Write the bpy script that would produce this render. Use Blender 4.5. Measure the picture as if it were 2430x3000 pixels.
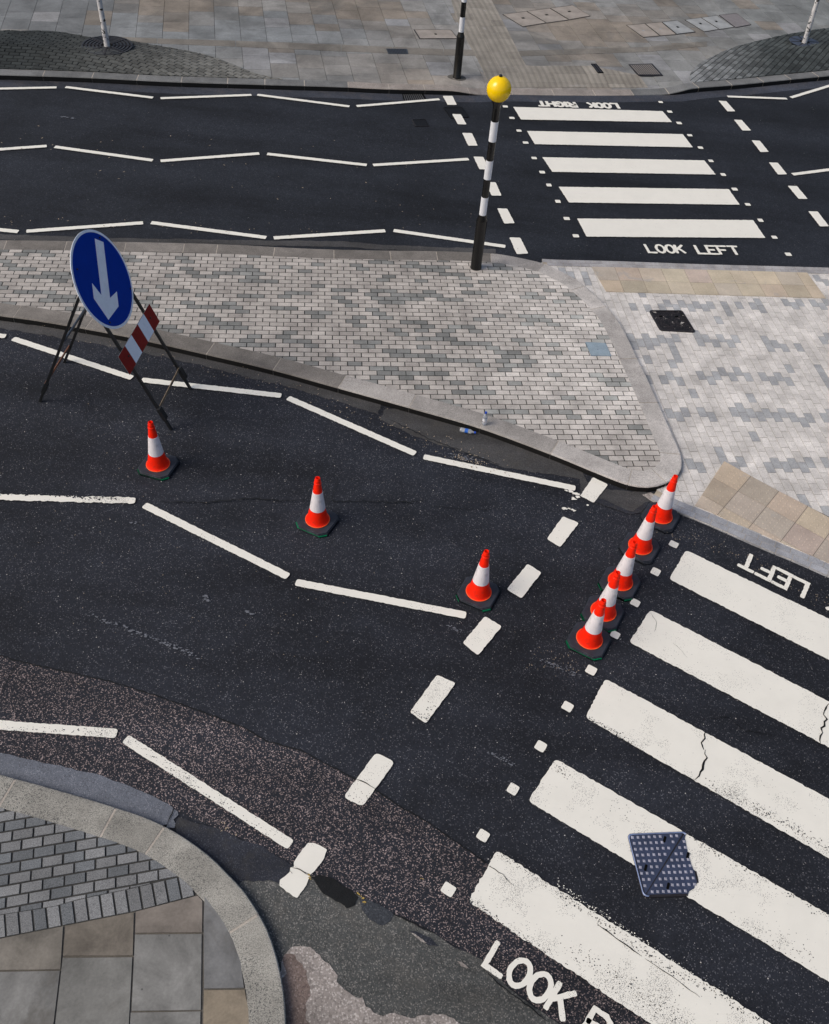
import bpy, bmesh, math, random
from mathutils import Vector, Matrix, noise
random.seed(7)
sc = bpy.context.scene
col = sc.collection
for o in list(bpy.data.objects): bpy.data.objects.remove(o)

# ------------------------------------------------------------------ camera
F_PX, PITCH, ROLL, CAM_H = 2696.97, 0.8132986, 0.1035414, 8.236
fw = Vector((0, math.cos(PITCH), -math.sin(PITCH)))
up0 = Vector((0, math.sin(PITCH), math.cos(PITCH)))
rt0 = Vector((1, 0, 0))
rt = math.cos(ROLL)*rt0 + math.sin(ROLL)*up0
up = -math.sin(ROLL)*rt0 + math.cos(ROLL)*up0
cam_d = bpy.data.cameras.new('camera'); cam = bpy.data.objects.new('camera', cam_d); col.objects.link(cam)
cam_d.sensor_fit = 'VERTICAL'; cam_d.sensor_height = 36; cam_d.sensor_width = 36
cam_d.lens = 36*F_PX/3000; cam_d.clip_end = 3000; cam_d.clip_start = .1
cam.matrix_world = Matrix(((rt.x, up.x, -fw.x, 0), (rt.y, up.y, -fw.y, 0), (rt.z, up.z, -fw.z, CAM_H), (0, 0, 0, 1)))
sc.camera = cam

# ------------------------------------------------------------------ light
SUN_EL, SUN_AZ = math.radians(44), math.radians(203)      # azimuth measured from +x towards +y
w = bpy.data.worlds.new('World'); sc.world = w; w.use_nodes = True
nt = w.node_tree; nt.nodes.clear()
sky = nt.nodes.new('ShaderNodeTexSky'); sky.sky_type = 'NISHITA'; sky.sun_disc = False
sky.sun_elevation = SUN_EL; sky.sun_rotation = math.pi/2-SUN_AZ
sky.air_density = 1.0; sky.dust_density = 5.0; sky.ozone_density = 1.0; sky.altitude = 30
bg = nt.nodes.new('ShaderNodeBackground'); bg.inputs['Strength'].default_value = .12
wo = nt.nodes.new('ShaderNodeOutputWorld')
nt.links.new(sky.outputs[0], bg.inputs[0]); nt.links.new(bg.outputs[0], wo.inputs[0])
sd = bpy.data.lights.new('sun', 'SUN'); sd.energy = 1.45; sd.angle = math.radians(30); sd.color = (1, .95, .88)
so = bpy.data.objects.new('sun', sd); col.objects.link(so)
sdir = Vector((math.cos(SUN_EL)*math.cos(SUN_AZ), math.cos(SUN_EL)*math.sin(SUN_AZ), math.sin(SUN_EL)))
so.rotation_euler = sdir.to_track_quat('Z', 'Y').to_euler()
sc.view_settings.view_transform = 'Standard'; sc.view_settings.look = 'None'
sc.view_settings.exposure = 0.0; sc.view_settings.gamma = 1
sc.render.engine = 'CYCLES'

# ------------------------------------------------------------------ survey helpers: photo measurements -> metres on the ground
CX, CY = 1215., 1500.
def at(q, h=0.):
    d = ((q[0]-CX)/F_PX)*rt - ((q[1]-CY)/F_PX)*up + fw
    t = (CAM_H-h)/-d.z
    return Vector((d.x*t, d.y*t))
def at_fn(q, fn):
    h = .1
    for _ in range(6):
        p = at(q, h); h = fn(p.x, p.y)
    return at(q, h)
K8, K10 = 800/1736, 1000/1736
CROP = {1: (0, 0, K10), 2: (900, 0, K8), 3: (1630, 0, K8), 4: (0, 700, K10), 5: (900, 700, K8), 6: (1630, 700, K8),
        7: (0, 1400, K10), 8: (900, 1400, K8), 9: (1630, 1400, K8), 10: (0, 2200, K8), 11: (800, 2200, K8), 12: (1630, 2200, K8),
        's': (80, 650, 520/1736), 't4': (1300, 0, 600/1736), 't5': (1830, 0, 600/1736), 't3': (0, 0, 600/1736), 'm': (1780, 2390, 320/1736),
        'b': (1280, 1140, 200/1736), 'p': (1680, 860, 400/1736), 'w2': (1550, 270, 300/1736), 'w3': (1860, 700, 340/1736),
        'w4': (2130, 1580, 300/1736), 'w5': (1390, 2740, 440/1736), 'r': (1950, 1000, 480/1469), 0: (0, 0, 1)}
def C(n, *pts):
    x0, y0, k = CROP[n]
    return [(x0+k*x, y0+k*y) for x, y in pts]
def A(n, *pts, h=0.): return [at(q, h) for q in C(n, *pts)]

# ------------------------------------------------------------------ materials
def mat(name): 
    m = bpy.data.materials.new(name); m.use_nodes = True; return m
class N:
    def __init__(s, m): s.t = m.node_tree; s.b = s.t.nodes['Principled BSDF']; s.co = s.n('ShaderNodeTexCoord').outputs['Object']
    def n(s, ty, **kw):
        x = s.t.nodes.new(ty)
        for k, v in kw.items(): setattr(x, k, v)
        return x
    def set(s, inp, v):
        if hasattr(v, 'is_output'): s.t.links.new(v, inp)
        else: inp.default_value = v
    def noise(s, scale, detail=3, rough=.55, vec=None, dist=0):
        x = s.n('ShaderNodeTexNoise'); s.set(x.inputs['Vector'], vec or s.co); x.inputs['Scale'].default_value = scale
        x.inputs['Detail'].default_value = detail; x.inputs['Roughness'].default_value = rough; x.inputs['Distortion'].default_value = dist
        return x.outputs['Fac']
    def vor(s, scale, feature='F1', rnd=1, vec=None):
        x = s.n('ShaderNodeTexVoronoi', feature=feature); s.set(x.inputs['Vector'], vec or s.co); x.inputs['Scale'].default_value = scale
        x.inputs['Randomness'].default_value = rnd; return x
    def ramp(s, fac, *stops, interp='LINEAR'):
        x = s.n('ShaderNodeValToRGB'); x.color_ramp.interpolation = interp; e = x.color_ramp.elements
        while len(e) < len(stops): e.new(.5)
        for el, (p, c) in zip(e, stops):
            el.position = p; el.color = (*((c,)*3 if isinstance(c, (int, float)) else c), 1)
        s.set(x.inputs[0], fac); return x.outputs[0]
    def mix(s, fac, a, b, mode='MIX'):
        x = s.n('ShaderNodeMix', data_type='RGBA', blend_type=mode)
        ii = [i for i in x.inputs if i.enabled]
        for i, v in zip(ii, (fac, a, b)):
            if isinstance(v, tuple) and len(v) == 3: v = (*v, 1)
            if isinstance(v, (int, float)) and i.type == 'RGBA': v = (v, v, v, 1)
            s.set(i, v)
        return [o for o in x.outputs if o.enabled][0]
    def math(s, op, a, b=0., clamp=False):
        x = s.n('ShaderNodeMath', operation=op, use_clamp=clamp); s.set(x.inputs[0], a); s.set(x.inputs[1], b); return x.outputs[0]
    def sep(s, c): x = s.n('ShaderNodeSeparateColor'); s.set(x.inputs[0], c); return x.outputs
    def attr(s, name='tone'): x = s.n('ShaderNodeAttribute', attribute_name=name); return x.outputs['Color']
    def mapping(s, scale=(1, 1, 1), rot=0):
        x = s.n('ShaderNodeMapping'); s.set(x.inputs[0], s.co); x.inputs['Scale'].default_value = scale; x.inputs['Rotation'].default_value = (0, 0, rot); return x.outputs[0]
    def bump(s, h, strength=.3, dist=.01):
        x = s.n('ShaderNodeBump'); x.inputs['Strength'].default_value = strength; x.inputs['Distance'].default_value = dist
        s.set(x.inputs['Height'], h); s.set(s.b.inputs['Normal'], x.outputs[0])
    def out(s, c, rough=.85, spec=.3, metal=0.):
        if isinstance(c, tuple): c = (*c, 1)
        s.set(s.b.inputs['Base Color'], c); s.set(s.b.inputs['Roughness'], rough)
        s.b.inputs['Specular IOR Level'].default_value = spec; s.b.inputs['Metallic'].default_value = metal

def asphalt(name, base, speck, amount, size=95, big=.12, var=.35, dirt=None, white=.35, rough=.8):
    """binder colour + stone chips of random brightness (share 'amount' is pale), broad stains, scattered pale grit"""
    m = mat(name); n = N(m)
    v = n.vor(size); r = n.sep(v.outputs['Color'])
    chip = n.ramp(r[0], (0, 0), (1-amount, .0), (1-amount*.6, .5), (1, 1))
    gap = n.ramp(v.outputs['Distance'], (.0, 1), (.45, .9), (.75, 0))
    c = n.mix(n.math('MULTIPLY', chip, gap), base, speck)
    c = n.mix(n.math('MULTIPLY', n.ramp(r[1], (.55, 0), (1, 1)), .55), c, tuple(x*.35 for x in base))
    st = n.ramp(n.noise(.55, 5, .62), (.3, 1-var), (.5, 1), (.72, 1+var*.55))
    c = n.mix(1, c, st, 'MULTIPLY')
    c = n.mix(1, c, n.ramp(n.noise(1, 4, .6, n.mapping((.16, .9, 1), .35)), (.34, .62), (.5, 1), (.66, 1.3)), 'MULTIPLY')
    st2 = n.ramp(n.noise(5, 4, .7), (.3, .86), (.7, 1.14))
    c = n.mix(1, c, st2, 'MULTIPLY')
    if dirt:
        c = n.mix(n.ramp(n.noise(2.3, 6, .75), (.5, 0), (.75, .6)), c, dirt)
    v2 = n.vor(14); r2 = n.sep(v2.outputs['Color'])
    g = n.math('MULTIPLY', n.ramp(v2.outputs['Distance'], (.06, 1), (.1, 0)), n.ramp(r2[0], (1-big, 0), (1-big+.02, 1)))
    c = n.mix(g, c, (white, white*.97, white*.93))
    v3 = n.vor(45); r3 = n.sep(v3.outputs['Color'])
    g = n.math('MULTIPLY', n.ramp(v3.outputs['Distance'], (.12, 1), (.2, 0)), n.ramp(r3[0], (1-big*.5, 0), (1-big*.5+.01, 1)))
    c = n.mix(g, c, (white*.9, white*.86, white*.86))
    n.out(c, rough, .25)
    n.bump(n.math('ADD', n.math('MULTIPLY', v.outputs['Distance'], -.6), n.noise(60, 3)), .5, .004)
    return m
M = {}
M['asphalt'] = asphalt('asphalt', (.0170, .0196, .0270), (.125, .128, .145), .15, 95, .20, .5, white=.5)
M['pink_asphalt'] = asphalt('pink_chip_asphalt', (.018, .020, .027), (.44, .35, .335), .30, 105, .05, .25, white=.3)
M['smooth_asphalt'] = asphalt('smooth_grey_asphalt', (.120, .132, .158), (.22, .235, .27), .3, 120, .03, .15, white=.2)
M['dark_patch'] = asphalt('dark_smooth_asphalt', (.025, .028, .038), (.07, .075, .09), .3, 110, .03, .3, (.06, .055, .045), white=.2)
M['gutter'] = asphalt('gutter_asphalt', (.060, .060, .062), (.11, .105, .10), .3, 110, .05, .22, (.06, .055, .048), white=.3)
M['far_gutter'] = asphalt('far_gutter_asphalt', (.045, .052, .068), (.09, .09, .11), .3, 60, .05, .22, (.09, .08, .075), white=.3)
M['old_tarmac'] = asphalt('old_grey_tarmac', (.07, .074, .073), (.24, .23, .215), .4, 95, .03, .25, (.10, .095, .085), white=.25)
M['concrete'] = asphalt('worn_concrete', (.30, .27, .25), (.56, .52, .49), .5, 70, .02, .35, (.10, .085, .075), white=.5)
M['tar'] = asphalt('black_tar', (.007, .008, .009), (.012, .012, .014), .1, 90, .0, .1)
M['blue_patch'] = asphalt('blue_grey_tar_patch', (.035, .04, .048), (.08, .085, .095), .3, 95, .02, .1)
M['far_asphalt'] = asphalt('far_road_asphalt', (.0150, .0178, .0240), (.040, .045, .056), .25, 60, .03, .35, white=.4)

def m_paint(name, colr=(.80, .785, .71), wear=.5, fine=160):
    m = mat(name); n = N(m)
    c = n.mix(n.ramp(n.noise(3, 5, .7), (.4, 0), (.75, .5)), colr, tuple(x*.88 for x in colr))
    st = n.noise(1, 4, .7, n.mapping((1.5, 40, 1), -.5)); c = n.mix(n.ramp(st, (.62, 0), (.8, .25)), c, (.5, .42, .33))
    v = n.vor(fine); r = n.sep(v.outputs['Color'])
    zone = n.ramp(n.noise(2.2, 3, .6), (.5, 0), (.72, 1))
    thr = n.math('MULTIPLY', zone, wear)
    spot = n.math('MULTIPLY', n.math('GREATER_THAN', thr, r[0]), n.ramp(v.outputs['Distance'], (.3, 1), (.5, 0)))
    v2 = n.vor(60); r2 = n.sep(v2.outputs['Color'])
    s2 = n.math('MULTIPLY', n.ramp(r2[0], (.955, 0), (.965, 1)), n.ramp(v2.outputs['Distance'], (.14, 1), (.24, 0)))
    s2 = n.math('MULTIPLY', s2, n.ramp(n.noise(1.3, 2), (.45, 0), (.5, 1)))
    c = n.mix(n.math('MAXIMUM', spot, s2), c, (.03, .03, .038))
    n.out(c, .6, .35); n.bump(n.noise(120, 3), .2, .003); return m
M['paint'] = m_paint('road_paint', wear=.2)
M['worn_paint'] = m_paint('worn_road_paint', wear=.8)
M['far_paint'] = m_paint('far_road_paint', wear=.0, fine=90)

def m_stone(name, rough=.85, grain=90, amt=.25, patchy=.25, pscale=2.5, bump=.25, stain=None, spk=.0):
    m = mat(name); n = N(m)
    c = n.attr()
    g = n.ramp(n.noise(grain, 3, .7), (.25, 1-amt), (.75, 1+amt)); c = n.mix(1, c, g, 'MULTIPLY')
    p = n.ramp(n.noise(pscale, 5, .65, dist=.4), (.3, 1-patchy), (.7, 1+patchy*.6)); c = n.mix(1, c, p, 'MULTIPLY')
    if stain: c = n.mix(n.ramp(n.noise(pscale*.45, 5, .7, dist=.8), (.54, 0), (.66, .55)), c, stain)
    if spk:
        v = n.vor(135); r = n.sep(v.outputs['Color'])
        c = n.mix(n.math('MULTIPLY', n.ramp(r[0], (.62, 0), (1, spk)), n.ramp(n.noise(1.7, 3), (.38, .3), (.62, 1))), c, (.04, .043, .045))
    v = n.vor(9); r = n.sep(v.outputs['Color'])     # trodden gum and specks of dirt
    g = n.math('MULTIPLY', n.ramp(v.outputs['Distance'], (.05, 1), (.09, 0)), n.ramp(r[0], (.9, 0), (.92, .7)))
    c = n.mix(g, c, (.05, .05, .05))
    n.out(c, rough, .25); n.bump(n.noise(grain, 4, .7), bump, .004); return m
M['brick'] = m_stone('paving_brick', grain=70, amt=.28, patchy=.32, pscale=2.6)
M['sett'] = m_stone('granite_sett', grain=110, amt=.55, patchy=.2, spk=.5)
M['granite'] = m_stone('kerb_granite', grain=120, amt=.6, patchy=.32, spk=.95)
M['kerb_light'] = m_stone('kerb_stone', grain=95, amt=.38, patchy=.3, spk=.5)
M['flag'] = m_stone('sandstone_flag', grain=40, amt=.12, patchy=.5, pscale=2.2, stain=(.10, .092, .08))
M['flag_far'] = m_stone('far_sandstone_flag', grain=25, amt=.14, patchy=.42, pscale=1.1, stain=(.115, .118, .115))
M['mound'] = m_stone('mound_brick', grain=40, amt=.14, patchy=.3, pscale=.5)
M['kerb_face'] = m_stone('dark_kerb_face', rough=.9, grain=40, amt=.3, patchy=.3)  # dark tone for the upright outer faces of the kerbs
M['mortar'] = m_stone('joint_mortar', grain=120, amt=.3, patchy=.3)

def simple(name, c, rough=.5, spec=.5, metal=0., var=.12, scale=8, dirt=None, dl=.5, trans=0., bump=0):
    m = mat(name); n = N(m)
    x = n.mix(1, c, n.ramp(n.noise(scale, 4, .6), (.3, 1-var), (.7, 1+var)), 'MULTIPLY')
    if dirt: x = n.mix(n.ramp(n.noise(scale*1.7, 6, .7), (dl, 0), (dl+.22, .8)), x, dirt)
    n.out(x, rough, spec, metal)
    if trans: n.b.inputs['Transmission Weight'].default_value = trans
    if bump: n.bump(n.noise(scale*6, 4), bump, .003)
    return m
M['cone_orange'] = simple('cone_red_plastic', (.95, .018, .002), .45, .2, var=.08, dirt=(.50, .035, .02), dl=.52)
M['cone_rim'] = simple('cone_rim_plastic', (1.0, .14, .035), .4, .4, var=.05)
M['ochre'] = simple('ochre_stain', (.38, .27, .08), .9, .1)
M['brown_concrete'] = asphalt('brown_stained_concrete', (.17, .13, .115), (.27, .22, .20), .4, 80, .02, .3)
M['sleeve'] = simple('reflective_sleeve', (.78, .75, .78), .32, .5, var=.06, dirt=(.42, .40, .40), dl=.54)
M['rubber'] = simple('cone_base_rubber', (.026, .030, .040), .5, .4, var=.3, dirt=(.10, .115, .14), dl=.60, bump=.2)
M['green'] = simple('green_recycled_rubber', (.0, .17, .07), .5, .4)
M['black_gloss'] = simple('black_gloss_paint', (.006, .006, .006), .22, .5, var=.2)
M['black_steel'] = simple('black_steel', (.010, .011, .013), .5, .4, var=.3, dirt=(.06, .03, .02), dl=.66)
M['band_white'] = simple('white_banding', (.72, .74, .78), .28, .6, var=.05)
M['globe'] = simple('yellow_globe', (.95, .62, .0), .18, .5, var=.02)
M['sign_blue'] = simple('blue_sign_face', (.0, .036, .33), .5, .04, var=.06)
M['sign_white'] = simple('white_sign_face', (.80, .86, .95), .4, .4, var=.05, dirt=(.62, .68, .78), dl=.56)
M['sign_red'] = simple('dark_red_stripe', (.23, .008, .008), .45, .1, var=.1)
M['plate_back'] = simple('grey_metal', (.20, .21, .23), .45, .5, metal=.6)
M['rust'] = simple('rusty_bar', (.17, .075, .045), .75, .3, var=.35, scale=20, dirt=(.05, .03, .025), dl=.5)
M['tan_bar'] = simple('weathered_bar', (.16, .12, .08), .75, .3, var=.3, scale=20)
M['blue_bar'] = simple('blue_grey_steel', (.03, .045, .07), .4, .5, var=.2)
M['iron_blue'] = simple('worn_cast_iron', (.042, .055, .100), .5, .4, metal=.15, var=.25, scale=7, dirt=(.03, .028, .035), dl=.66, bump=.3)
M['iron_stud'] = simple('polished_iron_stud', (.42, .42, .50), .35, .6, metal=.3, var=.2)
M['iron_rim'] = simple('polished_iron_rim', (.17, .22, .37), .4, .5, metal=.2, var=.2)
M['iron_dark'] = simple('dark_iron', (.018, .016, .018), .55, .4, var=.4, scale=12, bump=.4)
M['void'] = simple('dark_opening', (.003, .003, .003), .9, .1)
M['galv'] = simple('galvanised_cover', (.20, .27, .33), .45, .5, metal=.3, var=.12)
M['water_bottle'] = simple('clear_plastic', (.82, .86, .92), .12, .5, trans=.72, var=.02)
M['label_blue'] = simple('blue_label', (.02, .12, .5), .4)
M['cap'] = simple('blue_cap', (.0, .055, .48), .35)
M['water'] = simple('label_white', (.75, .76, .8), .4)
def m_bark():
    m = mat('birch_bark'); n = N(m)
    c = n.ramp(n.noise(6, 4, .6), (.3, (.40, .40, .42)), (.7, (.68, .67, .66)))
    mk = n.noise(1, 3, .6, n.mapping((9, 9, 16))); c = n.mix(n.ramp(mk, (.56, 0), (.6, 1)), c, (.012, .012, .014))
    n.out(c, .8, .3); n.bump(n.noise(30, 3), .4, .01); return m
M['bark'] = m_bark()
M['leaf'] = simple('birch_leaf', (.07, .12, .03), .6, .3, var=.4, scale=3)
def m_tactile(name, dots=True):
    m = mat(name); n = N(m); c = n.attr()
    c = n.mix(1, c, n.ramp(n.noise(90, 3, .7), (.3, .88), (.7, 1.12)), 'MULTIPLY')
    c = n.mix(1, c, n.ramp(n.noise(1.6, 5, .7), (.3, .78), (.7, 1.12)), 'MULTIPLY')
    c = n.mix(n.ramp(n.noise(2.3, 4, .6, dist=1), (.62, 0), (.68, .5)), c, (.36, .35, .34))
    n.out(c, .85, .25); n.bump(n.noise(90, 3), .25, .003); return m
M['tactile'] = m_tactile('buff_tactile')

# ------------------------------------------------------------------ mesh helpers
class MB:
    def __init__(s): s.v = []; s.f = []; s.c = []; s.m = []
    def add(s, vs, fs, c=(1, 1, 1), mi=0):
        o = len(s.v); s.v += [tuple(v) for v in vs]
        for f in fs: s.f.append(tuple(o+i for i in f)); s.c.append(c); s.m.append(mi)
    def prism(s, poly, zt, zb, c=(1, 1, 1), mi=0, side_mi=None, side_c=None, bottom=False):
        n = len(poly); zt = zt if callable(zt) else (lambda x, y, z=zt: z); zb_ = zb if callable(zb) else (lambda x, y, z=zb: z)
        vs = [(p[0], p[1], zt(p[0], p[1])) for p in poly]+[(p[0], p[1], zb_(p[0], p[1])) for p in poly]
        s.add(vs, [tuple(range(n))], c, mi)
        o = len(s.v)-2*n
        for i in range(n):
            j = (i+1) % n; s.f.append((o+i, o+n+i, o+n+j, o+j)); s.c.append(side_c or c); s.m.append(mi if side_mi is None else side_mi)
        if bottom: s.f.append(tuple(o+n+i for i in reversed(range(n)))); s.c.append(c); s.m.append(mi)
    def tube(s, p0, p1, r, r1=None, n=10, c=(1, 1, 1), mi=0, caps=True):
        p0, p1 = Vector(p0), Vector(p1); r1 = r if r1 is None else r1; d = (p1-p0).normalized()
        a = d.orthogonal().normalized(); b = d.cross(a); vs = []
        for p, q in ((p0, r), (p1, r1)):
            vs += [p+q*(math.cos(2*math.pi*i/n)*a+math.sin(2*math.pi*i/n)*b) for i in range(n)]
        fs = [(i, (i+1) % n, n+(i+1) % n, n+i) for i in range(n)]
        if caps: fs += [tuple(reversed(range(n))), tuple(range(n, 2*n))]
        s.add(vs, fs, c, mi)
    def bar(s, p0, p1, w_, t_, side=None, c=(1, 1, 1), mi=0):
        p0, p1 = Vector(p0), Vector(p1); d = (p1-p0).normalized()
        a = (Vector(side)-Vector(side).dot(d)*d).normalized() if side is not None else d.orthogonal().normalized(); b = d.cross(a); vs = []
        for p in (p0, p1): vs += [p+a*w_/2*x+b*t_/2*y for x, y in ((-1, -1), (1, -1), (1, 1), (-1, 1))]
        s.add(vs, [(0, 1, 5, 4), (1, 2, 6, 5), (2, 3, 7, 6), (3, 0, 4, 7), (3, 2, 1, 0), (4, 5, 6, 7)], c, mi)
    def lathe(s, prof, n=32, c=(1, 1, 1), mi=0, capb=False, capt=False, o=(0, 0, 0)):
        vs = []
        for r, z in prof: vs += [(o[0]+r*math.cos(2*math.pi*i/n), o[1]+r*math.sin(2*math.pi*i/n), o[2]+z) for i in range(n)]
        fs = [(k*n+i, k*n+(i+1) % n, (k+1)*n+(i+1) % n, (k+1)*n+i) for k in range(len(prof)-1) for i in range(n)]
        if capb: fs.append(tuple(reversed(range(n))))
        if capt: fs.append(tuple((len(prof)-1)*n+i for i in range(n)))
        s.add(vs, fs, c, mi)
    def build(s, name, mats, parent=None, smooth=False, bevel=0):
        me = bpy.data.meshes.new(name); me.from_pydata(s.v, [], s.f)
        for m in (mats if isinstance(mats, (list, tuple)) else [mats]): me.materials.append(m)
        me.polygons.foreach_set('material_index', s.m)
        ca = me.color_attributes.new('tone', 'FLOAT_COLOR', 'CORNER'); buf = []
        for p in me.polygons: buf += [*s.c[p.index][:3], 1.]*p.loop_total
        ca.data.foreach_set('color', buf)
        if smooth:
            me.polygons.foreach_set('use_smooth', [True]*len(me.polygons))
            me.set_sharp_from_angle(angle=math.radians(smooth if smooth is not True else 40))
        me.update(); ob = bpy.data.objects.new(name, me); col.objects.link(ob)
        if parent: ob.parent = parent
        if bevel:
            b = ob.modifiers.new('bevel', 'BEVEL'); b.width = bevel; b.segments = 2; b.limit_method = 'ANGLE'; b.angle_limit = math.radians(35)
        return ob
def tag(o, label, cat=None, group=None, kind=None):
    if label: o['label'] = label
    if cat: o['category'] = cat
    if group: o['group'] = group
    if kind: o['kind'] = kind
    return o
def empty(name, loc=(0, 0, 0), rz=0.):
    o = bpy.data.objects.new(name, None); o.empty_display_size = .2; col.objects.link(o); o.location = loc; o.rotation_euler = (0, 0, rz); return o
def copy_tree(o, parent=None):
    c = o.copy(); col.objects.link(c)
    if parent: c.parent = parent
    for ch in [x for x in col.objects if x.parent == o]: copy_tree(ch, c)
    return c

def spline(pts, step=.1, closed=False):
    """Catmull-Rom through world points, resampled"""
    P = [Vector(p) for p in pts]; n = len(P); out = []
    for i in range(n if closed else n-1):
        p0 = P[(i-1) % n] if closed or i else P[0]*2-P[1]; p1 = P[i]; p2 = P[(i+1) % n]
        p3 = P[(i+2) % n] if closed or i+2 < n else P[-1]*2-P[-2]
        k = max(1, int((p2-p1).length/step))
        for j in range(k):
            t = j/k; out.append(.5*((2*p1)+(p2-p0)*t+(2*p0-5*p1+4*p2-p3)*t*t+(3*p1-p0-3*p2+p3)*t**3))
    if not closed: out.append(P[-1])
    return out
def offset(pl, d, closed=False):
    n = len(pl); out = []
    for i in range(n):
        a = pl[i-1] if i or closed else pl[i]; b = pl[(i+1) % n] if closed or i+1 < n else pl[i]
        t = (b-a).normalized(); out.append(pl[i]+Vector((-t.y, t.x))*d)
    return out
def inside(p, poly):
    r = False; j = len(poly)-1
    for i in range(len(poly)):
        a, b = poly[i], poly[j]
        if (a[1] > p[1]) != (b[1] > p[1]) and p[0] < (b[0]-a[0])*(p[1]-a[1])/(b[1]-a[1])+a[0]: r = not r
        j = i
    return r
def area(p): return .5*sum(p[i-1][0]*p[i][1]-p[i][0]*p[i-1][1] for i in range(len(p)))
def clip(poly, cell):
    """poly (any) clipped by a convex counter-clockwise cell"""
    out = [Vector((p[0], p[1])) for p in poly]
    for i in range(len(cell)):
        a, b = cell[i-1], cell[i]; e = b-a; nn = Vector((-e.y, e.x)); src = out; out = []
        if not src: break
        for k in range(len(src)):
            p, q = src[k-1], src[k]; dp, dq = (p-a).dot(nn), (q-a).dot(nn)
            if (dp >= 0) != (dq >= 0): out.append(p+(q-p)*(dp/(dp-dq)))
            if dq >= 0: out.append(q)
    return out
def cells_in(region, cells, minarea=.0006):
    if area(region) < 0: region = list(reversed(region))
    x0, x1 = min(p[0] for p in region), max(p[0] for p in region); y0, y1 = min(p[1] for p in region), max(p[1] for p in region)
    for cell, info in cells:
        cx0, cx1 = min(p.x for p in cell), max(p.x for p in cell); cy0, cy1 = min(p.y for p in cell), max(p.y for p in cell)
        if cx1 < x0 or cx0 > x1 or cy1 < y0 or cy0 > y1: continue
        if area(cell) < 0: cell = list(reversed(cell))
        r = clip(region, cell)
        if len(r) < 3 or abs(area(r)) < minarea: continue
        q = [r[0]]
        for p in r[1:]:
            if (p-q[-1]).length > .002: q.append(p)
        if (q[0]-q[-1]).length < .002: q.pop()
        if len(q) >= 3: yield q, info
def grid(region, L, W, ang, gap, bond=.5, jit=0., o=None, rows_var=None):
    """running-bond rectangles covering region; yields (cell, (row, col, centre))"""
    ca, sa = math.cos(ang), math.sin(ang); e = Vector((ca, sa)); f = Vector((-sa, ca)); o = o or Vector((0, 0))
    us = [(Vector(p)-o).dot(e) for p in region]; vs = [(Vector(p)-o).dot(f) for p in region]
    r = math.floor(min(vs)/W); v = r*W
    while v < max(vs):
        sh = (r % 2)*bond*L if not jit else (r % 2)*bond*L+random.uniform(-jit, jit)*L
        c = math.floor((min(us)-sh)/L)-1
        while c*L+sh < max(us):
            u = c*L+sh; g = gap/2; jx = random.uniform(-.15, .15)*gap
            cell = [o+e*(u+g)+f*(v+g), o+e*(u+L-g+jx)+f*(v+g), o+e*(u+L-g+jx)+f*(v+W-g), o+e*(u+g)+f*(v+W-g)]
            yield cell, (r, c, o+e*(u+L/2)+f*(v+W/2)); c += 1
        r += 1; v = r*W
def rgbv(c, k): return tuple(x*k for x in c)

def jagged(poly, amp=.004, step=.03, closed=True, low=.0):
    out = []; n = len(poly)
    for i in range(n):
        a, b = Vector(poly[i]), Vector(poly[(i+1) % n]); L = (b-a).length; k = max(1, int(L/step))
        t = (b-a).normalized() if L else Vector((1, 0)); nn = Vector((-t.y, t.x))
        for j in range(k):
            p = a+(b-a)*j/k
            if j: p = p+nn*(random.uniform(-amp, amp)+low*noise.noise(Vector((p.x*6, p.y*6, 3))))
            out.append(p)
    return out
def rounded(poly, r, seg=4):
    out = []; n = len(poly)
    for i in range(n):
        p = Vector(poly[i]); a = Vector(poly[i-1])-p; b = Vector(poly[(i+1) % n])-p
        rr = min(r, a.length*.45, b.length*.45); a = p+a.normalized()*rr; b = p+b.normalized()*rr
        for j in range(seg+1):
            t = j/seg; out.append(a*(1-t)**2+p*2*t*(1-t)+b*t*t)
    return out
def sheet(name, poly, z, m, parent=None, tri=True):
    """flat ngon (possibly concave) triangulated"""
    from mathutils.geometry import tessellate_polygon
    P = [Vector((p[0], p[1], 0)) for p in poly]
    tr = tessellate_polygon([P]); fs = []
    for a, b, c in tr:
        cr = (P[b]-P[a]).cross(P[c]-P[a]).z
        if abs(cr) < 1e-9: continue
        fs.append((a, b, c) if cr > 0 else (a, c, b))
    me = bpy.data.meshes.new(name); me.from_pydata([(p.x, p.y, z) for p in P], [], fs); me.update()
    me.materials.append(m); o = bpy.data.objects.new(name, me); col.objects.link(o)
    if parent: o.parent = parent
    return o

# ------------------------------------------------------------------ the road
ZB, ZP, ZM, ZC = .004, .009, .019, .0225        # surfacing band, patches, paint, cracks
road = sheet('road', [(-400, -400), (400, -400), (400, 400), (-400, 400)], 0, M['asphalt'])
tag(road, 'dark asphalt road running round the paved traffic island', 'road', kind='structure')

# surfacing: the far carriageway, smoother and finer
SURF = [0]
def surf(name, poly, z, m, amp=.01, step=.06, low=.0):
    SURF[0] += 1; z += .00022*SURF[0]
    return sheet(name, jagged(poly, amp, step, low=low), z, m, road)
FAR_HOOK = 1
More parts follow.
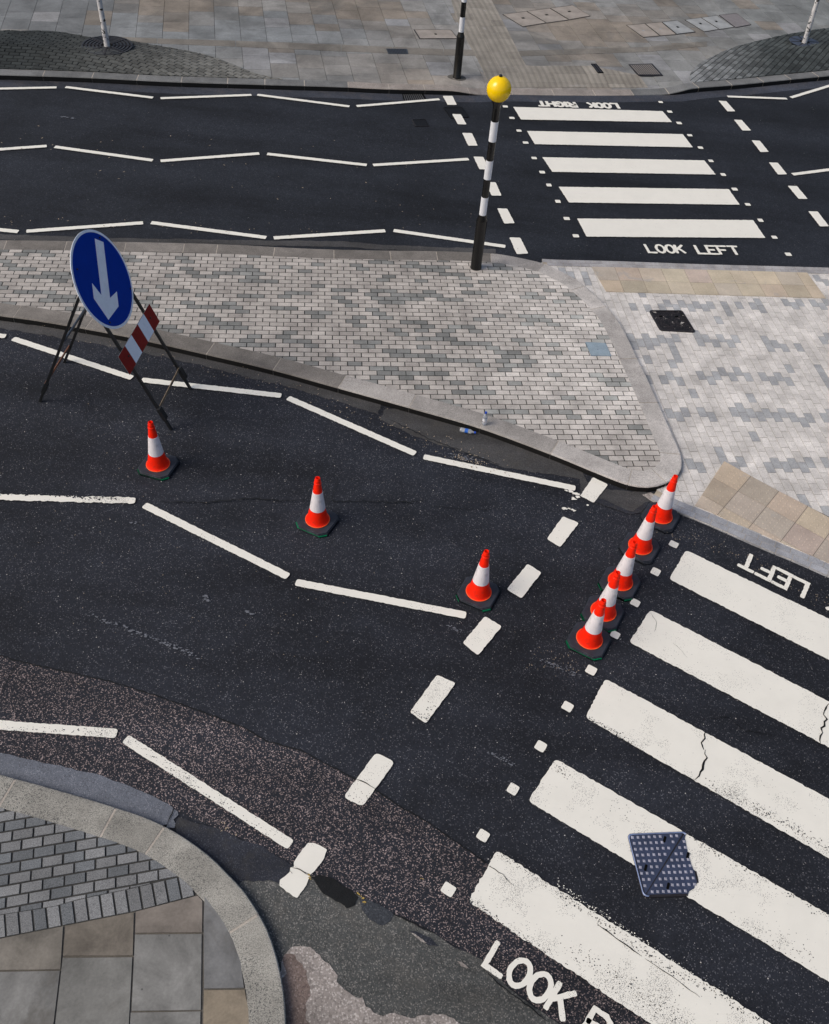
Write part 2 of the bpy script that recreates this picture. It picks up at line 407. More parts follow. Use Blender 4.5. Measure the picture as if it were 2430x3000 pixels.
# far kerb line (top edge of the kerb stones), traced on the photograph
Z_ISL, Z_FAR, Z_NEAR = .10, .11, .10
far_px = [(-60, 217), (0, 218), (248, 226), (490, 238), (749, 246), (1000, 253.5), (1130, 259.5), (1292, 263), (1385, 265.5)]
drop_px = [(1440, 276.5), (1504, 276.8), (1656, 279), (1800, 279.3), (1915, 277.5)]
farR_px = [(1982, 264), (2051, 255.8), (2175, 246), (2314, 232), (2430, 221), (2520, 211)]
far_line = [at(q, Z_FAR) for q in far_px]+[at(q, .012) for q in drop_px]+[at(q, Z_FAR) for q in farR_px]
D0, D1 = at(drop_px[0], .012), at(drop_px[-1], .012)
def far_z(x, y):
    p = Vector((x, y)); e = D1-D0; t = max(0, min(1, (p-D0).dot(e)/e.dot(e))); d = (p-(D0+e*t)).length
    s_ = max(0, min(1, d/1.0)); return .012+(Z_FAR-.012)*s_*s_*(3-2*s_)
# extend both ways
d0 = (far_line[0]-far_line[2]).normalized(); d1 = (far_line[-1]-far_line[-3]).normalized()
far_line = [far_line[0]+d0*12, far_line[0]+d0*4]+far_line+[far_line[-1]+d1*4, far_line[-1]+d1*12]
far_k = spline(far_line, .12)
surf('gutter_strip', far_k+list(reversed(offset(far_k, -.34))), ZB, M['far_gutter'], .012, .1, .03)
# ---- island outline (top outer edge)
isl_px = [(-400, 697), (0, 702), (340, 707), (639, 714), (900, 727), (1084, 732), (1278, 734.5), (1384, 738), (1453, 742), (1513, 752), (1591, 770), (1637, 790), (1690, 818),
          (1728, 848), (1768, 886), (1810, 935), (1840, 988), (1870, 1050), (1906, 1124), (1943, 1207), (1980, 1290), (1997, 1331), (2001, 1359), (1989, 1389), (1953, 1414), (1906, 1426), (1860, 1423.5),
          (1814, 1410), (1722, 1373), (1614, 1329), (1407, 1253), (1199.5, 1193), (992, 1135.5), (801, 1083), (605, 1037), (357, 982), (115, 939), (0, 923.5), (-400, 868)]
isl = [at(q, Z_ISL) for q in isl_px]
isl_k = spline(isl, .1)                    # runs clockwise in plan: west -> east along the north side, back along the south
sgn = -1
KW = .29
isl_in = offset(isl_k, sgn*KW)
# remove folds at the tight corner
def unfold(outer, inn, wdt):
    return [p for p in inn if min((p-q).length for q in outer) > wdt*.985]
isl_in = unfold(isl_k, isl_in, KW)
surf('far_carriageway', [p+Vector((0, .0)) for p in far_k[::3]]+[at(q) for q in [(3600, 780), (2430, 790), (1640, 770), (1400, 745), (900, 740), (0, 715), (-900, 690)]], .0015, M['far_asphalt'], .001, 2)

# gutter strip on the south side of the island (smoother patched surface)
def strip(px_top, px_bot, h=0): return [at(q, h) for q in px_top]+[at(q, h) for q in reversed(px_bot)]
surf('gutter_patch', strip(C(5, (470, 1130), (500, 1080), (640, 1080), (1100, 1215), (1550, 1370), (1736, 1450))+C(9, (220, 60), (480, 90), (590, 95), (760, 200)),
     C(5, (455, 1140), (700, 1262), (1000, 1362), (1250, 1455), (1736, 1530))+C(9, (150, 110), (270, 140), (420, 200), (530, 225), (600, 215), (735, 205))), ZB, M['gutter'], .012, .05, .02)
surf('gutter_strip', strip(C(0, (-150, 915), (0, 936), (357, 994), (605, 1048), (801, 1094), (1000, 1149), (1115, 1180)), C(0, (-150, 945), (0, 962), (357, 1020), (605, 1075), (801, 1123), (1000, 1179), (1110, 1216))), ZB, M['gutter'], .015, .06, .04)
surf('gutter_strip', strip(C(1, (-100, 1190), (600, 1212), (1200, 1222), (1736, 1228))+C(2, (500, 1560), (1200, 1585)), C(1, (-100, 1216), (600, 1240), (1110, 1246), (1736, 1256))+C(2, (500, 1590), (1200, 1612))), ZB, M['gutter'], .01, .08, .02)
# pink-chip band that sweeps round the near-left corner
bandU = C(7, (-250, 840), (0, 905), (100, 935), (300, 980), (550, 1035), (750, 1095), (1000, 1180), (1250, 1275))+C(11, (-40, -60), (180, 0), (330, 80), (530, 185), (650, 250), (800, 350), (1000, 465), (1200, 605), (1350, 715), (1736, 1000), (2300, 1420), (2600, 1650), (3000, 1950))
bandL = C(10, (-200, -20), (0, 20), (350, 95), (600, 150), (800, 220), (1000, 310), (1100, 370), (1230, 430), (1400, 500), (1600, 590), (1736, 655))+C(11, (120, 730), (250, 795), (400, 830), (560, 930), (760, 1040), (1030, 1165), (1200, 1270), (1330, 1330), (1470, 1480), (1736, 1680), (2300, 2100), (2700, 2420))
surf('pink_chip_band', strip(bandU, bandL), ZB, M['pink_asphalt'], .006, .04, .012)
# old grey tarmac + patches below the band
surf('old_tarmac', strip(bandL[10:], C(10, (1100, 560), (1300, 680), (1450, 800), (1600, 980), (1700, 1200))+C(11, (0, 1500), (0, 2100), (1300, 2600))), .006, M['old_tarmac'], .006, .05, .02)
surf('smooth_strip', A(10, (-200, -28), (0, 15), (350, 92), (600, 146), (800, 216), (1000, 305), (1105, 365), (1085, 420), (1065, 470), (900, 500), (500, 400), (0, 250), (-200, 210)), ZP, M['smooth_asphalt'], .006, .05, .012)
surf('smooth_strip', A(10, (1072, 455), (1085, 425), (1108, 372), (1132, 388), (1137, 410), (1105, 440), (1118, 462), (1112, 492), (1060, 490)), ZP, M['smooth_asphalt'], .004, .03)
surf('dark_patch', A(10, (1115, 470), (1137, 425), (1400, 500), (1600, 590), (1736, 655), (1875, 740), (1845, 810), (1775, 845), (1736, 830), (1550, 826), (1520, 850), (1400, 900), (1150, 700)), ZP+.001, M['dark_patch'], .006, .04, .02)
surf('concrete_patch', A(11, (60, 1330), (85, 1290), (150, 1245), (240, 1250), (300, 1300), (390, 1400), (405, 1470), (500, 1552), (570, 1570), (620, 1640), (700, 1690), (800, 1680), (900, 1702), (1020, 1670), (1150, 1702), (1250, 1790), (1300, 2300), (-100, 2300), (-50, 1600)), ZP+.001, M['concrete'], .008, .03, .03)
surf('brown_stain', A(11, (62, 1330), (110, 1290), (150, 1330), (215, 1400), (225, 1480), (240, 1560), (215, 1650), (235, 1736), (235, 1900), (60, 1900), (70, 1600), (60, 1450)), ZP+.0012, M['brown_concrete'], .012, .03, .05)
surf('tar_patch', A(11, (240, 805), (290, 790), (400, 822), (430, 850), (500, 890), (545, 935), (520, 985), (470, 1005), (400, 960), (310, 900), (290, 870)), ZP+.003, M['tar'], .006, .03, .02)
surf('blue_patch', A(11, (548, 940), (600, 945), (690, 990), (770, 1040), (740, 1090), (690, 1115), (620, 1080), (570, 1020)), ZP+.002, M['blue_patch'], .004, .03, .01)
surf('tar_patch', A(11, (870, 1150), (910, 1150), (1000, 1190), (1055, 1245), (990, 1240), (930, 1210)), ZP+.0015, M['dark_patch'], .004, .03, .01)
surf('stone_patch', A(11, (880, 1160), (900, 1165), (980, 1225), (940, 1215)), ZP+.003, M['concrete'], .003, .02)
surf('stone_patch', A(11, (1170, 1338), (1200, 1345), (1250, 1388), (1195, 1372)), ZP+.003, M['concrete'], .003, .02)
surf('gutter_stone', A(9, (545, 112), (600, 98), (690, 140), (735, 205), (700, 218), (600, 150)), ZP+.002, M['concrete'], .004, .03)
surf('dark_patch', A(9, (150, 125), (300, 140), (480, 225), (560, 160), (600, 150), (540, 222), (470, 236), (250, 160)), ZP, M['dark_patch'], .006, .04)
# ---- cracks and seams
def ribbon(pts, wd, z, m, name, jag=.012, step=.04, taper=True, parent=road):
    P = []
    for i in range(len(pts)-1):
        a, b = Vector(pts[i]), Vector(pts[i+1]); k = max(1, int((b-a).length/step)); t = (b-a).normalized(); nn = Vector((-t.y, t.x))
        P += [a+(b-a)*j/k+nn*random.uniform(-jag, jag) for j in range(k)]
    P.append(Vector(pts[-1])); vs = []; n = len(P)
    for i, p in enumerate(P):
        t = (P[min(i+1, n-1)]-P[max(i-1, 0)]).normalized(); nn = Vector((-t.y, t.x)); e = min(1, .25+6*min(i, n-1-i)/n) if taper else 1
        q = wd*.5*e*random.uniform(.5, 1.4); vs += [(*(p+nn*q), z), (*(p-nn*q), z)]
    mb = MB(); mb.add(vs, [(2*i, 2*i+1, 2*i+3, 2*i+2) for i in range(n-1)]); return mb.build(name, m, parent)
for q, wd, jg in [(C(9, (942, 1618), (938, 1660), (915, 1690), (935, 1736)), .016, .012), (C(12, (938, 0), (955, 50), (935, 100), (900, 160), (875, 192)), .017, .012),
              (C(9, (1728, 1440), (1700, 1510), (1715, 1540), (1685, 1600), (1680, 1650), (1675, 1697)), .016, .012),
              (C(12, (255, 1105), (400, 1210), (540, 1310)), .010, .003), (C(12, (560, 1325), (650, 1385), (760, 1460), (910, 1572)), .005, .004),
              (C(7, (800, 125), (920, 130), (1050, 133), (1180, 118), (1300, 110), (1430, 122), (1560, 120)), .015, .012),
              (C(8, (120, 155), (400, 158), (650, 163), (760, 152)), .014, .012), (C(8, (780, 185), (920, 200), (1050, 205), (1200, 210)), .007, .014),
              (C(8, (205, 0), (180, 60), (165, 150)), .006, .015), (C(9, (985, 1535), (1040, 1525), (1110, 1532)), .009, .012), (C(9, (1120, 1560), (1200, 1612), (1390, 1645)), .008, .015),
              (C(11, (1360, 728), (1460, 790), (1500, 840), (1530, 860)), .005, .006), (C(11, (530, 184), (590, 212), (655, 250)), .010, .004),
              (C(11, (110, 742), (170, 755), (225, 790), (245, 812)), .008, .006), (C(11, (105, 765), (125, 785)), .010, .004), (C(11, (140, 735), (180, 770), (230, 800)), .005, .004), (C(11, (1340, 1390), (1450, 1500), (1600, 1610), (1736, 1720)), .008, .006),
              (C(4, (470, 790), (440, 900), (460, 1000)), .005, .015), (C(7, (100, 935), (60, 1010), (0, 1120)), .006, .012), (C(5, (520, 1150), (760, 1270), (1000, 1362), (1240, 1452)), .010, .012),
              (C(11, (760, 1040), (1030, 1165)), .012, .006), (C(10, (1108, 370), (1085, 425), (1066, 470)), .008, .006), (C(2, (640, 820), (660, 900)), .006, .02),
              (C(9, (600, 870), (640, 930), (620, 985)), .004, .008), (C(9, (740, 1060), (800, 1110), (830, 1150)), .003, .008)]:
    ribbon([at(p) for p in q], wd, ZC, M['tar'], 'crack', jg)
ribbon([at(p) for p in bandU[1:-4]], .012, ZB+.006, M['tar'], 'surface_seam', .006, taper=False)
# pale scuffs scraped into the surfacing
def scuff(q, wdt, m=None, k=26, spread=.05, size=.02):
    P = [at(p) for p in q]; mb = MB()
    for i in range(k):
        s_ = random.random()*(len(P)-1); a = P[int(s_)]; b = P[int(s_)+1]; p = a+(b-a)*(s_-int(s_))+Vector((random.gauss(0, spread), random.gauss(0, spread*.5)))
        n_ = random.randint(5, 7); r = random.uniform(.25, 1)*size; a0 = random.random()*6
        mb.add([(p.x+r*random.uniform(.6, 1.3)*math.cos(a0+6.283*j/n_)*1.3, p.y+r*random.uniform(.4, .9)*math.sin(a0+6.283*j/n_), ZC+.0002*i*.2) for j in range(n_)], [tuple(range(n_))])
    return mb.build('paint_scuff', m or M['paint'], road)
scuff(C(9, (60, 75), (110, 105), (150, 115), (105, 140)), 0, k=26, spread=.018, size=.032)
scuff(C(9, (40, 210), (80, 200), (105, 215)), 0, k=14, spread=.012, size=.026)
scuff(C(9, (190, 180), (205, 185)), 0, k=3, spread=.01, size=.02)
scuff(C(11, (225, 790), (240, 800), (235, 820)), 0, M['ochre'], 10, .006, .010); scuff(C(11, (535, 905), (575, 950), (580, 990)), 0, M['ochre'], 14, .006, .010); scuff(C(11, (945, 815), (955, 820)), 0, M['ochre'], 3, .005, .008)
M['scuff'] = simple('pale_scuff', (.15, .16, .185), .8, .2)
scuff(C(7, (440, 700), (640, 770), (850, 850), (1000, 915)), 0, M['scuff'], 130, .035, .014)
scuff(C(7, (660, 230), (700, 240)), 0, M['scuff'], 8, .02, .014)
scuff(C(7, (1045, 600), (1055, 640)), 0, M['scuff'], 12, .015, .018); scuff(C(7, (1250, 680), (1290, 700)), 0, M['scuff'], 12, .015, .018)
scuff(C(8, (1500, 1170), (1736, 1270)), 0, M['scuff'], 60, .035, .012); scuff(C(11, (1380, 20), (1540, 100)), 0, M['scuff'], 40, .02, .01)
scuff(C(5, (930, 1380), (1080, 1420)), 0, M['scuff'], 60, .05, .014); scuff(C(8, (880, 940), (1000, 1000)), 0, M['scuff'], 30, .02, .01)
scuff(C(1, (330, 600), (365, 605)), 0, M['scuff'], 8, .03, .03)

# ------------------------------------------------------------------ painted markings
def paint(name, poly, r=.03, amp=.004, m='paint', step=.03, z=None, label=None):
    o = sheet(name, jagged(rounded(poly, r), amp, step), z or ZM, M[m], road)
    return o
def line(n, a, b, wd=.1, m='paint', r=.03, amp=.004, n2=None):
    p, q = at(C(n, a)[0]), at(C(n2 if n2 is not None else n, b)[0]); t = (q-p).normalized(); nn = Vector((-t.y, t.x))*wd/2
    return paint('zigzag_line', [p-nn, q-nn, q+nn, p+nn], r, amp, m)
far = dict(m='far_paint', amp=.003, r=.015)
ax = lambda n, *p: C(n, *p)
line(1, (-330, 462), (290, 449), .095, **far); line(1, (335, 447), (780, 501), .095, **far); line(1, (818, 504), (1280, 487), .095, **far)
line(1, (1310, 486), (270, 682), .095, n2=2, **far); line(2, (315, 680), (842, 636), .095, **far)
line(3, (1087, 618), (1465, 632), .095, **far); line(3, (1490, 625), (1900, 500), .095, **far)
line(1, (-250, 782), (240, 747), .1, **far); line(1, (280, 751), (778, 820), .1, **far); line(1, (818, 823), (1320, 785), .1, **far)
line(1, (1360, 787), (380, 1055), .1, n2=2, **far); line(2, (420, 1055), (1027, 1017), .1, **far); line(3, (1500, 1114), (2150, 1030), .1, **far)
line(1, (-420, 1130), (95, 1183), .1, **far); line(1, (137, 1181), (730, 1138), .1, **far); line(1, (770, 1137), (1355, 1213), .1, **far)
line(1, (1393, 1215), (497, 1473), .1, n2=2, **far); line(2, (550, 1471), (1260, 1573), .1, **far)
line(4, (-500, 455), (32, 500), .1); line(4, (68, 512), (675, 712), .1); line(4, (722, 722), (1432, 802), .1)
line(4, (1465, 813), (688, 1372), .1, n2=5); line(5, (740, 1391), (1705, 1592), .1)
line(7, (-450, 90), (690, 121), .1, m='worn_paint', amp=.010); line(7, (735, 143), (1467, 507), .1); line(7, (1505, 536), (1010, 880), .1, n2=8)
line(7, (-500, 1225), (597, 1305), .1, m='worn_paint'); line(7, (640, 1331), (115, 603), .1, n2=11, m='worn_paint')
# give-way dashes
def dash(n, *pts, m='paint', r=.03, amp=.004): return paint('give_way_dash', [at(q) for q in C(n, *pts)], r, amp, m)
dash(6, (232, 1520), (328, 1567), (237, 1685), (150, 1640)); dash(8, (1625, 250), (1727, 293), (1608, 447), (1523, 395))
dash(8, (1400, 552), (1490, 608), (1362, 773), (1268, 715)); dash(8, (1130, 885), (1238, 950), (1085, 1135), (988, 1055))
dash(8, (825, 1258), (945, 1310), (755, 1568), (652, 1495), m='worn_paint'); dash(11, (655, 15), (775, 75), (570, 360), (447, 300), r=.05)
paint('give_way_dash', [at(q) for q in C(11, (222, 590), (262, 590), (345, 632), (325, 690), (265, 770), (240, 790), (212, 860), (155, 940), (130, 930), (42, 862), (45, 825), (108, 775), (112, 745), (135, 742), (133, 715), (160, 670))], .01, .004, 'paint')
for q in [((1030, 645), (1080, 648), (1137, 713), (1087, 713)), ((1128, 766), (1178, 768), (1237, 835), (1183, 835)), ((1240, 897), (1293, 900), (1350, 970), (1297, 972)),
          ((1350, 1038), (1407, 1040), (1466, 1113), (1408, 1115)), ((1470, 1187), (1528, 1188), (1597, 1270), (1540, 1270)), ((1600, 1348), (1660, 1350), (1732, 1444), (1675, 1445)), ((1745, 1520), (1810, 1522), (1880, 1620), (1820, 1620))]:
    dash(3, *q, m='far_paint', r=.02)
for q in [((862, 615), (925, 615), (952, 672), (893, 672)), ((922, 730), (978, 732), (1014, 797), (957, 795)), ((985, 850), (1048, 852), (1085, 932), (1025, 932)), ((1057, 1001), (1120, 1003), (1157, 1083), (1095, 1082)),
          ((1135, 1163), (1198, 1164), (1236, 1250), (1172, 1249)), ((1208, 1330), (1272, 1332), (1320, 1425), (1253, 1427)), ((1285, 1515), (1355, 1517), (1406, 1618), (1333, 1622))]:
    dash(2, *q, m='far_paint', r=.03)
# crossing studs
def stud(n, x, y, ang, m='paint', s_=.105):
    p = at(C(n, (x, y))[0]); e = Vector((math.cos(ang), math.sin(ang)))*s_/2; f = Vector((-e.y, e.x))*random.uniform(.9, 1.1); e = e*random.uniform(.9, 1.1)
    paint('crossing_stud', [p-e-f, p+e-f, p+e+f, p-e+f], .02, .003, m)
for x, y in [(1260, 682), (1302, 755), (1347, 836), (1389, 912), (1443, 1010), (1494, 1100), (1537, 1182), (1594, 1286), (1650, 1395), (1708, 1505)]: stud(2, x, y, math.radians(10), 'far_paint')
for x, y in [(663, 654), (721, 715), (780, 787), (848, 865), (916, 944), (982, 1028), (1060, 1115), (1133, 1208), (1216, 1305), (1297, 1406), (1385, 1514), (1473, 1622)]: stud(3, x, y, math.radians(10), 'far_paint')
for n, x, y in [(9, 745, 428), (9, 630, 603), (9, 500, 800), (9, 373, 1003), (9, 220, 1228), (9, 70, 1460), (8, 1484, 1712), (11, 1525, 248), (11, 1335, 543), (11, 1115, 885)]: stud(n, x, y, math.radians(-28))
# zebra stripes
def stripe(pts, m='paint', r=.04, amp=.005): return paint('zebra_stripe', pts, r, amp, m)
for l, r_ in [(((1310, 685), (1360, 765)), ((675, 712), (735, 782))), (((1398, 838), (1447, 922)), ((803, 858), (868, 942))), (((1495, 1005), (1558, 1098)), ((940, 1025), (1013, 1115))),
              (((1598, 1193), (1664, 1293)), ((1095, 1208), (1165, 1307))), (((1716, 1395), (1776, 1510)), ((1250, 1405), (1328, 1518)))]:
    stripe(A(2, *l)[::-1]+A(3, *r_), 'far_paint', .015, .004)
def ext(a, b, L):
    t = (b-a).normalized(); return a+t*L
def low_stripe(tl, bl, tr, br, m, L=3.4, amp=.006):
    stripe([bl, tl, ext(tl, tr, L), ext(bl, br, L)], m, .05, amp)
low_stripe(*A(9, (822, 465), (715, 650), (1736, 905), (1736, 1165)), 'paint')
low_stripe(*A(9, (597, 845), (460, 1050), (1736, 1430), (1736, 1722)), 'paint')
low_stripe(*A(9, (310, 1282), (183, 1530)), *A(12, (1736, 315), (1736, 690)), 'worn_paint')
low_stripe(*A(11, (1794, 55), (1620, 325)), *A(12, (1736, 1050), (1736, 1475)), 'worn_paint')
low_stripe(*A(11, (1420, 635), (1240, 965)), *A(12, (1360, 1736), (590, 1736)), 'worn_paint', amp=.009)
def flecks(q, k, sp, size, m, z=None):
    P = [at(x) for x in q]; mb = MB()
    for i in range(k):
        s_ = random.random()*(len(P)-1); a = P[int(s_)].lerp(P[int(s_)+1], s_-int(s_)); c = a+Vector((random.gauss(0, sp), random.gauss(0, sp))); r = size*random.uniform(.3, 1)**1.5; a0 = random.random()*3; n_ = 5
        mb.add([(c.x+r*random.uniform(.6, 1.3)*math.cos(a0+6.283*j/n_), c.y+r*random.uniform(.5, 1.2)*math.sin(a0+6.283*j/n_), (z or ZM+.0015)+.0000015*i) for j in range(n_)], [tuple(range(n_))])
    return mb.build('paint_chips', m, road)
fm = M['dark_patch']
flecks(C(12, (0, 900), (350, 1130), (700, 1380), (1050, 1560), (1350, 1760)), 420, .022, .008, fm); flecks(C(12, (50, 1250), (300, 1400), (600, 1600), (800, 1740)), 260, .06, .007, fm)
flecks(C(11, (1440, 660), (1600, 750), (1736, 850)), 110, .02, .007, fm); flecks(C(11, (1255, 960), (1400, 1070), (1736, 1290)), 150, .02, .007, fm)
flecks(C(9, (200, 1540), (350, 1610), (480, 1700)), 130, .02, .008, fm); flecks(C(12, (950, 200), (1250, 360), (1480, 480), (1736, 640)), 300, .03, .008, fm)
flecks(C(12, (850, 560), (1100, 700), (1400, 860), (1736, 1060)), 200, .03, .008, fm); flecks(C(12, (300, 330), (500, 440), (340, 300)), 30, .05, .006, fm)
flecks(C(12, (1150, 1080), (1450, 1230), (1600, 1300)), 130, .05, .006, fm); flecks(C(12, (0, 110), (60, 150)), 60, .03, .007, fm)
flecks(C(7, (0, 85), (150, 88), (330, 95), (450, 108), (600, 112)), 150, .012, .016, M['asphalt']); flecks(C(7, (0, 1270), (300, 1295), (590, 1300)), 120, .02, .007, fm)
flecks(C(7, (660, 1340), (1000, 1560)), 90, .02, .007, fm); flecks(C(10, (1080, 140), (1400, 330), (1736, 540)), 120, .02, .007, fm); flecks(C(8, (670, 1490), (760, 1540), (790, 1430)), 70, .025, .008, fm)
flecks(C(11, (480, 290), (560, 340), (600, 250)), 40, .03, .006, fm)
flecks(C(12, (0, 840), (350, 1080), (700, 1310), (1100, 1580)), 200, .014, .008, M['paint'], ZB+.006)
# lettering
GL = {'L': [[(0, 1), (0, 0), (.8, 0)]], 'K': [[(0, 1), (0, 0)], [(.72, 1), (.05, .40)], [(.28, .58), (.8, 0)]], 'E': [[(.78, 1), (0, 1), (0, 0), (.8, 0)], [(0, .5), (.58, .5)]],
      'F': [[(.8, 1), (0, 1), (0, 0)], [(0, .5), (.6, .5)]], 'T': [[(0, 1), (.85, 1)], [(.43, 1), (.43, 0)]], 'I': [[(.4, 1), (.4, 0)]], 'H': [[(0, 1), (0, 0)], [(.78, 1), (.78, 0)], [(0, .5), (.78, .5)]],
      'R': [[(0, 0), (0, 1), (.5, 1), (.72, .88), (.74, .7), (.6, .52), (0, .48)], [(.38, .5), (.8, 0)]],
      'O': [[(.4+.4*math.cos(a*math.pi/10), .5+.5*math.sin(a*math.pi/10)) for a in range(21)]],
      'G': [[(.4+.4*math.cos(a*math.pi/10), .5+.5*math.sin(a*math.pi/10)) for a in range(2, 18)]+[(.76, .12), (.78, .42), (.45, .42)]]}
def word(txt, n, bl, br, tr, tl, m='paint', bold=.2, widths=None):
    BL, BR, TR, TL = A(n, bl, br, tr, tl); hgt = ((TL-BL).length+(TR-BR).length)/2; wd = hgt*bold
    wl = ((BR-BL).length+(TR-TL).length)/2; nx = sum(.45 if c == 'I' else 1 for c in txt)-.2
    mx = wd/2/wl; my = .5*bold; mb = MB(); x = 0; k = 0
    for ch in txt:
        for st in GL[ch]:
            k += 1; pts = []
            for gx, gy in st:
                if ch == 'I': gx = .12
                u = mx+(x+gx*1.0)/nx*(1-2*mx); v = my+gy*(1-2*my)
                pts.append((BL*(1-u)+BR*u)*(1-v)+(TL*(1-u)+TR*u)*v)
            closed = (pts[0]-pts[-1]).length < .001; P = []
            for i in range(len(pts)-1):
                q = max(1, int((pts[i+1]-pts[i]).length/.025)); P += [pts[i]+(pts[i+1]-pts[i])*j/q for j in range(q)]
            P.append(pts[-1]); lf, rg = [], []; N_ = len(P)
            for i, p in enumerate(P):
                a = P[i-1] if i else (P[-2] if closed else p); b = P[i+1] if i+1 < N_ else (P[1] if closed else p)
                t1 = (p-a).normalized() if (p-a).length else (b-p).normalized(); t2 = (b-p).normalized() if (b-p).length else t1
                t = (t1+t2).normalized(); nn = Vector((-t.y, t.x)); q = wd/2/max(.6, t.dot(t1))
                j1, j2 = (random.uniform(.84, 1.12), random.uniform(.84, 1.12)) if 0 < i < N_-1 else (1, 1)
                lf.append(p+nn*q*j1); rg.append(p-nn*q*j2)
            if not closed:      # rounded ends
                for arr, other, p, s_ in ((lf, rg, P[0], -1), (lf, rg, P[-1], 1)):
                    pass
                t = (P[1]-P[0]).normalized(); lf.insert(0, P[0]+Vector((-t.y, t.x))*wd*.36-t*wd*.3); rg.insert(0, P[0]-Vector((-t.y, t.x))*wd*.36-t*wd*.3)
                t = (P[-1]-P[-2]).normalized(); lf.append(P[-1]+Vector((-t.y, t.x))*wd*.36+t*wd*.3); rg.append(P[-1]-Vector((-t.y, t.x))*wd*.36+t*wd*.3)
            z = ZM+.0008*k; n_ = len(lf)
            mb.add([(*p, z) for p in lf]+[(*p, z) for p in rg], [(i, n_+i, n_+i+1, i+1) for i in range(n_-1)])
        x += .45 if ch == 'I' else 1
    mb.build('painted_word', M[m], road)
word('LOOK', 'w3', (200, 228), (778, 238), (722, 103), (115, 86), 'far_paint', .17); word('LEFT', 'w3', (942, 243), (1610, 264), (1518, 118), (862, 101), 'far_paint', .17)
word('LOOK', 'w2', (1495, 196), (955, 186), (1010, 285), (1560, 300), 'far_paint', .24); word('RIGHT', 'w2', (780, 178), (112, 160), (160, 262), (848, 280), 'far_paint', .24)
word('LEFT', 'w4', (1410, 765), (275, 195), (160, 470), (1295, 1035), 'paint', .175); word('LOOK', 'w4', (2850, 1500), (1725, 930), (1622, 1190), (2740, 1765), 'paint', .175)
word('LOOK', 'w5', (72, 360), (1030, 1035), (1225, 685), (255, 50), 'worn_paint', .175); word('RIGHT', 'w5', (1190, 1130), (2450, 2010), (2640, 1660), (1375, 810), 'worn_paint', .175)

# ------------------------------------------------------------------ kerbs
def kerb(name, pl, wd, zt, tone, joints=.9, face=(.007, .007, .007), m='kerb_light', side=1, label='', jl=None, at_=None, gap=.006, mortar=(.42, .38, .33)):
    """stones along polyline pl (outer edge); body lies on 'side'; joint mortar slightly lower"""
    inn = offset(pl, side*wd); cum = [0]
    for a, b in zip(pl, pl[1:]): cum.append(cum[-1]+(b-a).length)
    T = cum[-1]; mb = MB(); ztf = zt if callable(zt) else (lambda x, y: zt)
    def pt(arr, s_):
        s_ = max(0, min(T-1e-6, s_)); i = 0
        lo, hi = 0, len(cum)-1
        while hi-lo > 1:
            mid = (lo+hi)//2
            if cum[mid] <= s_: lo = mid
            else: hi = mid
        t = (s_-cum[lo])/max(1e-9, cum[lo+1]-cum[lo]); return arr[lo]*(1-t)+arr[lo+1]*t
    s0 = 0; stones = []
    while s0 < T-.05:
        L = random.uniform(.85, 1.1)*joints if jl is None else jl; s1 = min(T, s0+L); stones.append((s0, s1)); s0 = s1
    if at_:
        cut = sorted(cum[min(range(len(pl)), key=lambda i: (pl[i]-q).length)] for q in at_); full = [0]
        for c in cut+[T]:
            while c-full[-1] > 1.5*joints: full.append(full[-1]+joints)
            full.append(c)
        stones = [(a, b) for a, b in zip(full, full[1:]) if b-a > .05]
    for a, b in stones:
        tn = tone(pt(pl, (a+b)/2)) if callable(tone) else tone; tn = rgbv(tn, random.uniform(.86, 1.12)); g = gap
        k = max(2, int((b-a)/.12)); ss = [a+g+(b-a-2*g)*i/k for i in range(k+1)]; vs = []
        for s_ in ss:
            o, i_ = pt(pl, s_), pt(inn, s_); z = ztf(o.x, o.y); zi = ztf(i_.x, i_.y); e = (i_-o).normalized()
            vs += [(*o, -.02), (*(o-e*.000), max(-.01, z-.018)), (*(o+e*.010), z-.003), (*(o+e*.03), z), (*i_, zi), (*i_, -.02)]
        for j in range(k):
            o6 = 6*j
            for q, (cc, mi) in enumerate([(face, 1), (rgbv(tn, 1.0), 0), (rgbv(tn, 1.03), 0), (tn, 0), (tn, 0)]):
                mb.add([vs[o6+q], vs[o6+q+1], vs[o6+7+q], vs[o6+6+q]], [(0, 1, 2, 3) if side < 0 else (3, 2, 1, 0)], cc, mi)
        for jj in (0, k): 
            o6 = 6*jj; mb.add([vs[o6+q] for q in range(6)], [tuple(range(6))], mortar, 2)
        # mortar in the joint
    vs = []; k = int(T/.12)
    for j in range(k+1):
        o, i_ = pt(pl, T*j/k), pt(inn, T*j/k); e = (i_-o).normalized(); z = ztf(o.x, o.y)-.0035; vs += [(*(o+e*.004), -.02), (*(o+e*.004), z-.012), (*(o+e*.02), z), (*i_, ztf(i_.x, i_.y)-.0035)]
    for j in range(k):
        mb.add([vs[4*j], vs[4*j+1], vs[4*j+5], vs[4*j+4]], [(0, 1, 2, 3)], (.03, .03, .03), 2)
        mb.add([vs[4*j+1], vs[4*j+2], vs[4*j+6], vs[4*j+5]], [(0, 1, 2, 3)], mortar, 2); mb.add([vs[4*j+2], vs[4*j+3], vs[4*j+7], vs[4*j+6]], [(0, 1, 2, 3)], mortar, 2)
    o = mb.build(name, [M[m], M['kerb_face'], M['mortar']]); tag(o, label, 'kerb', kind='structure'); return o
ISJ = [at(q, Z_ISL) for q in C(4, (45, 388), (1050, 585), (1385, 665))+C(5, (215, 945), (650, 1065), (1105, 1190), (1555, 1360), (160, 62), (820, 80))+C(6, (440, 1540), (690, 1555), (800, 1370), (615, 1050), (510, 755), (300, 420), (200, 290))+C(4, (30, 10), (1110, 30))]
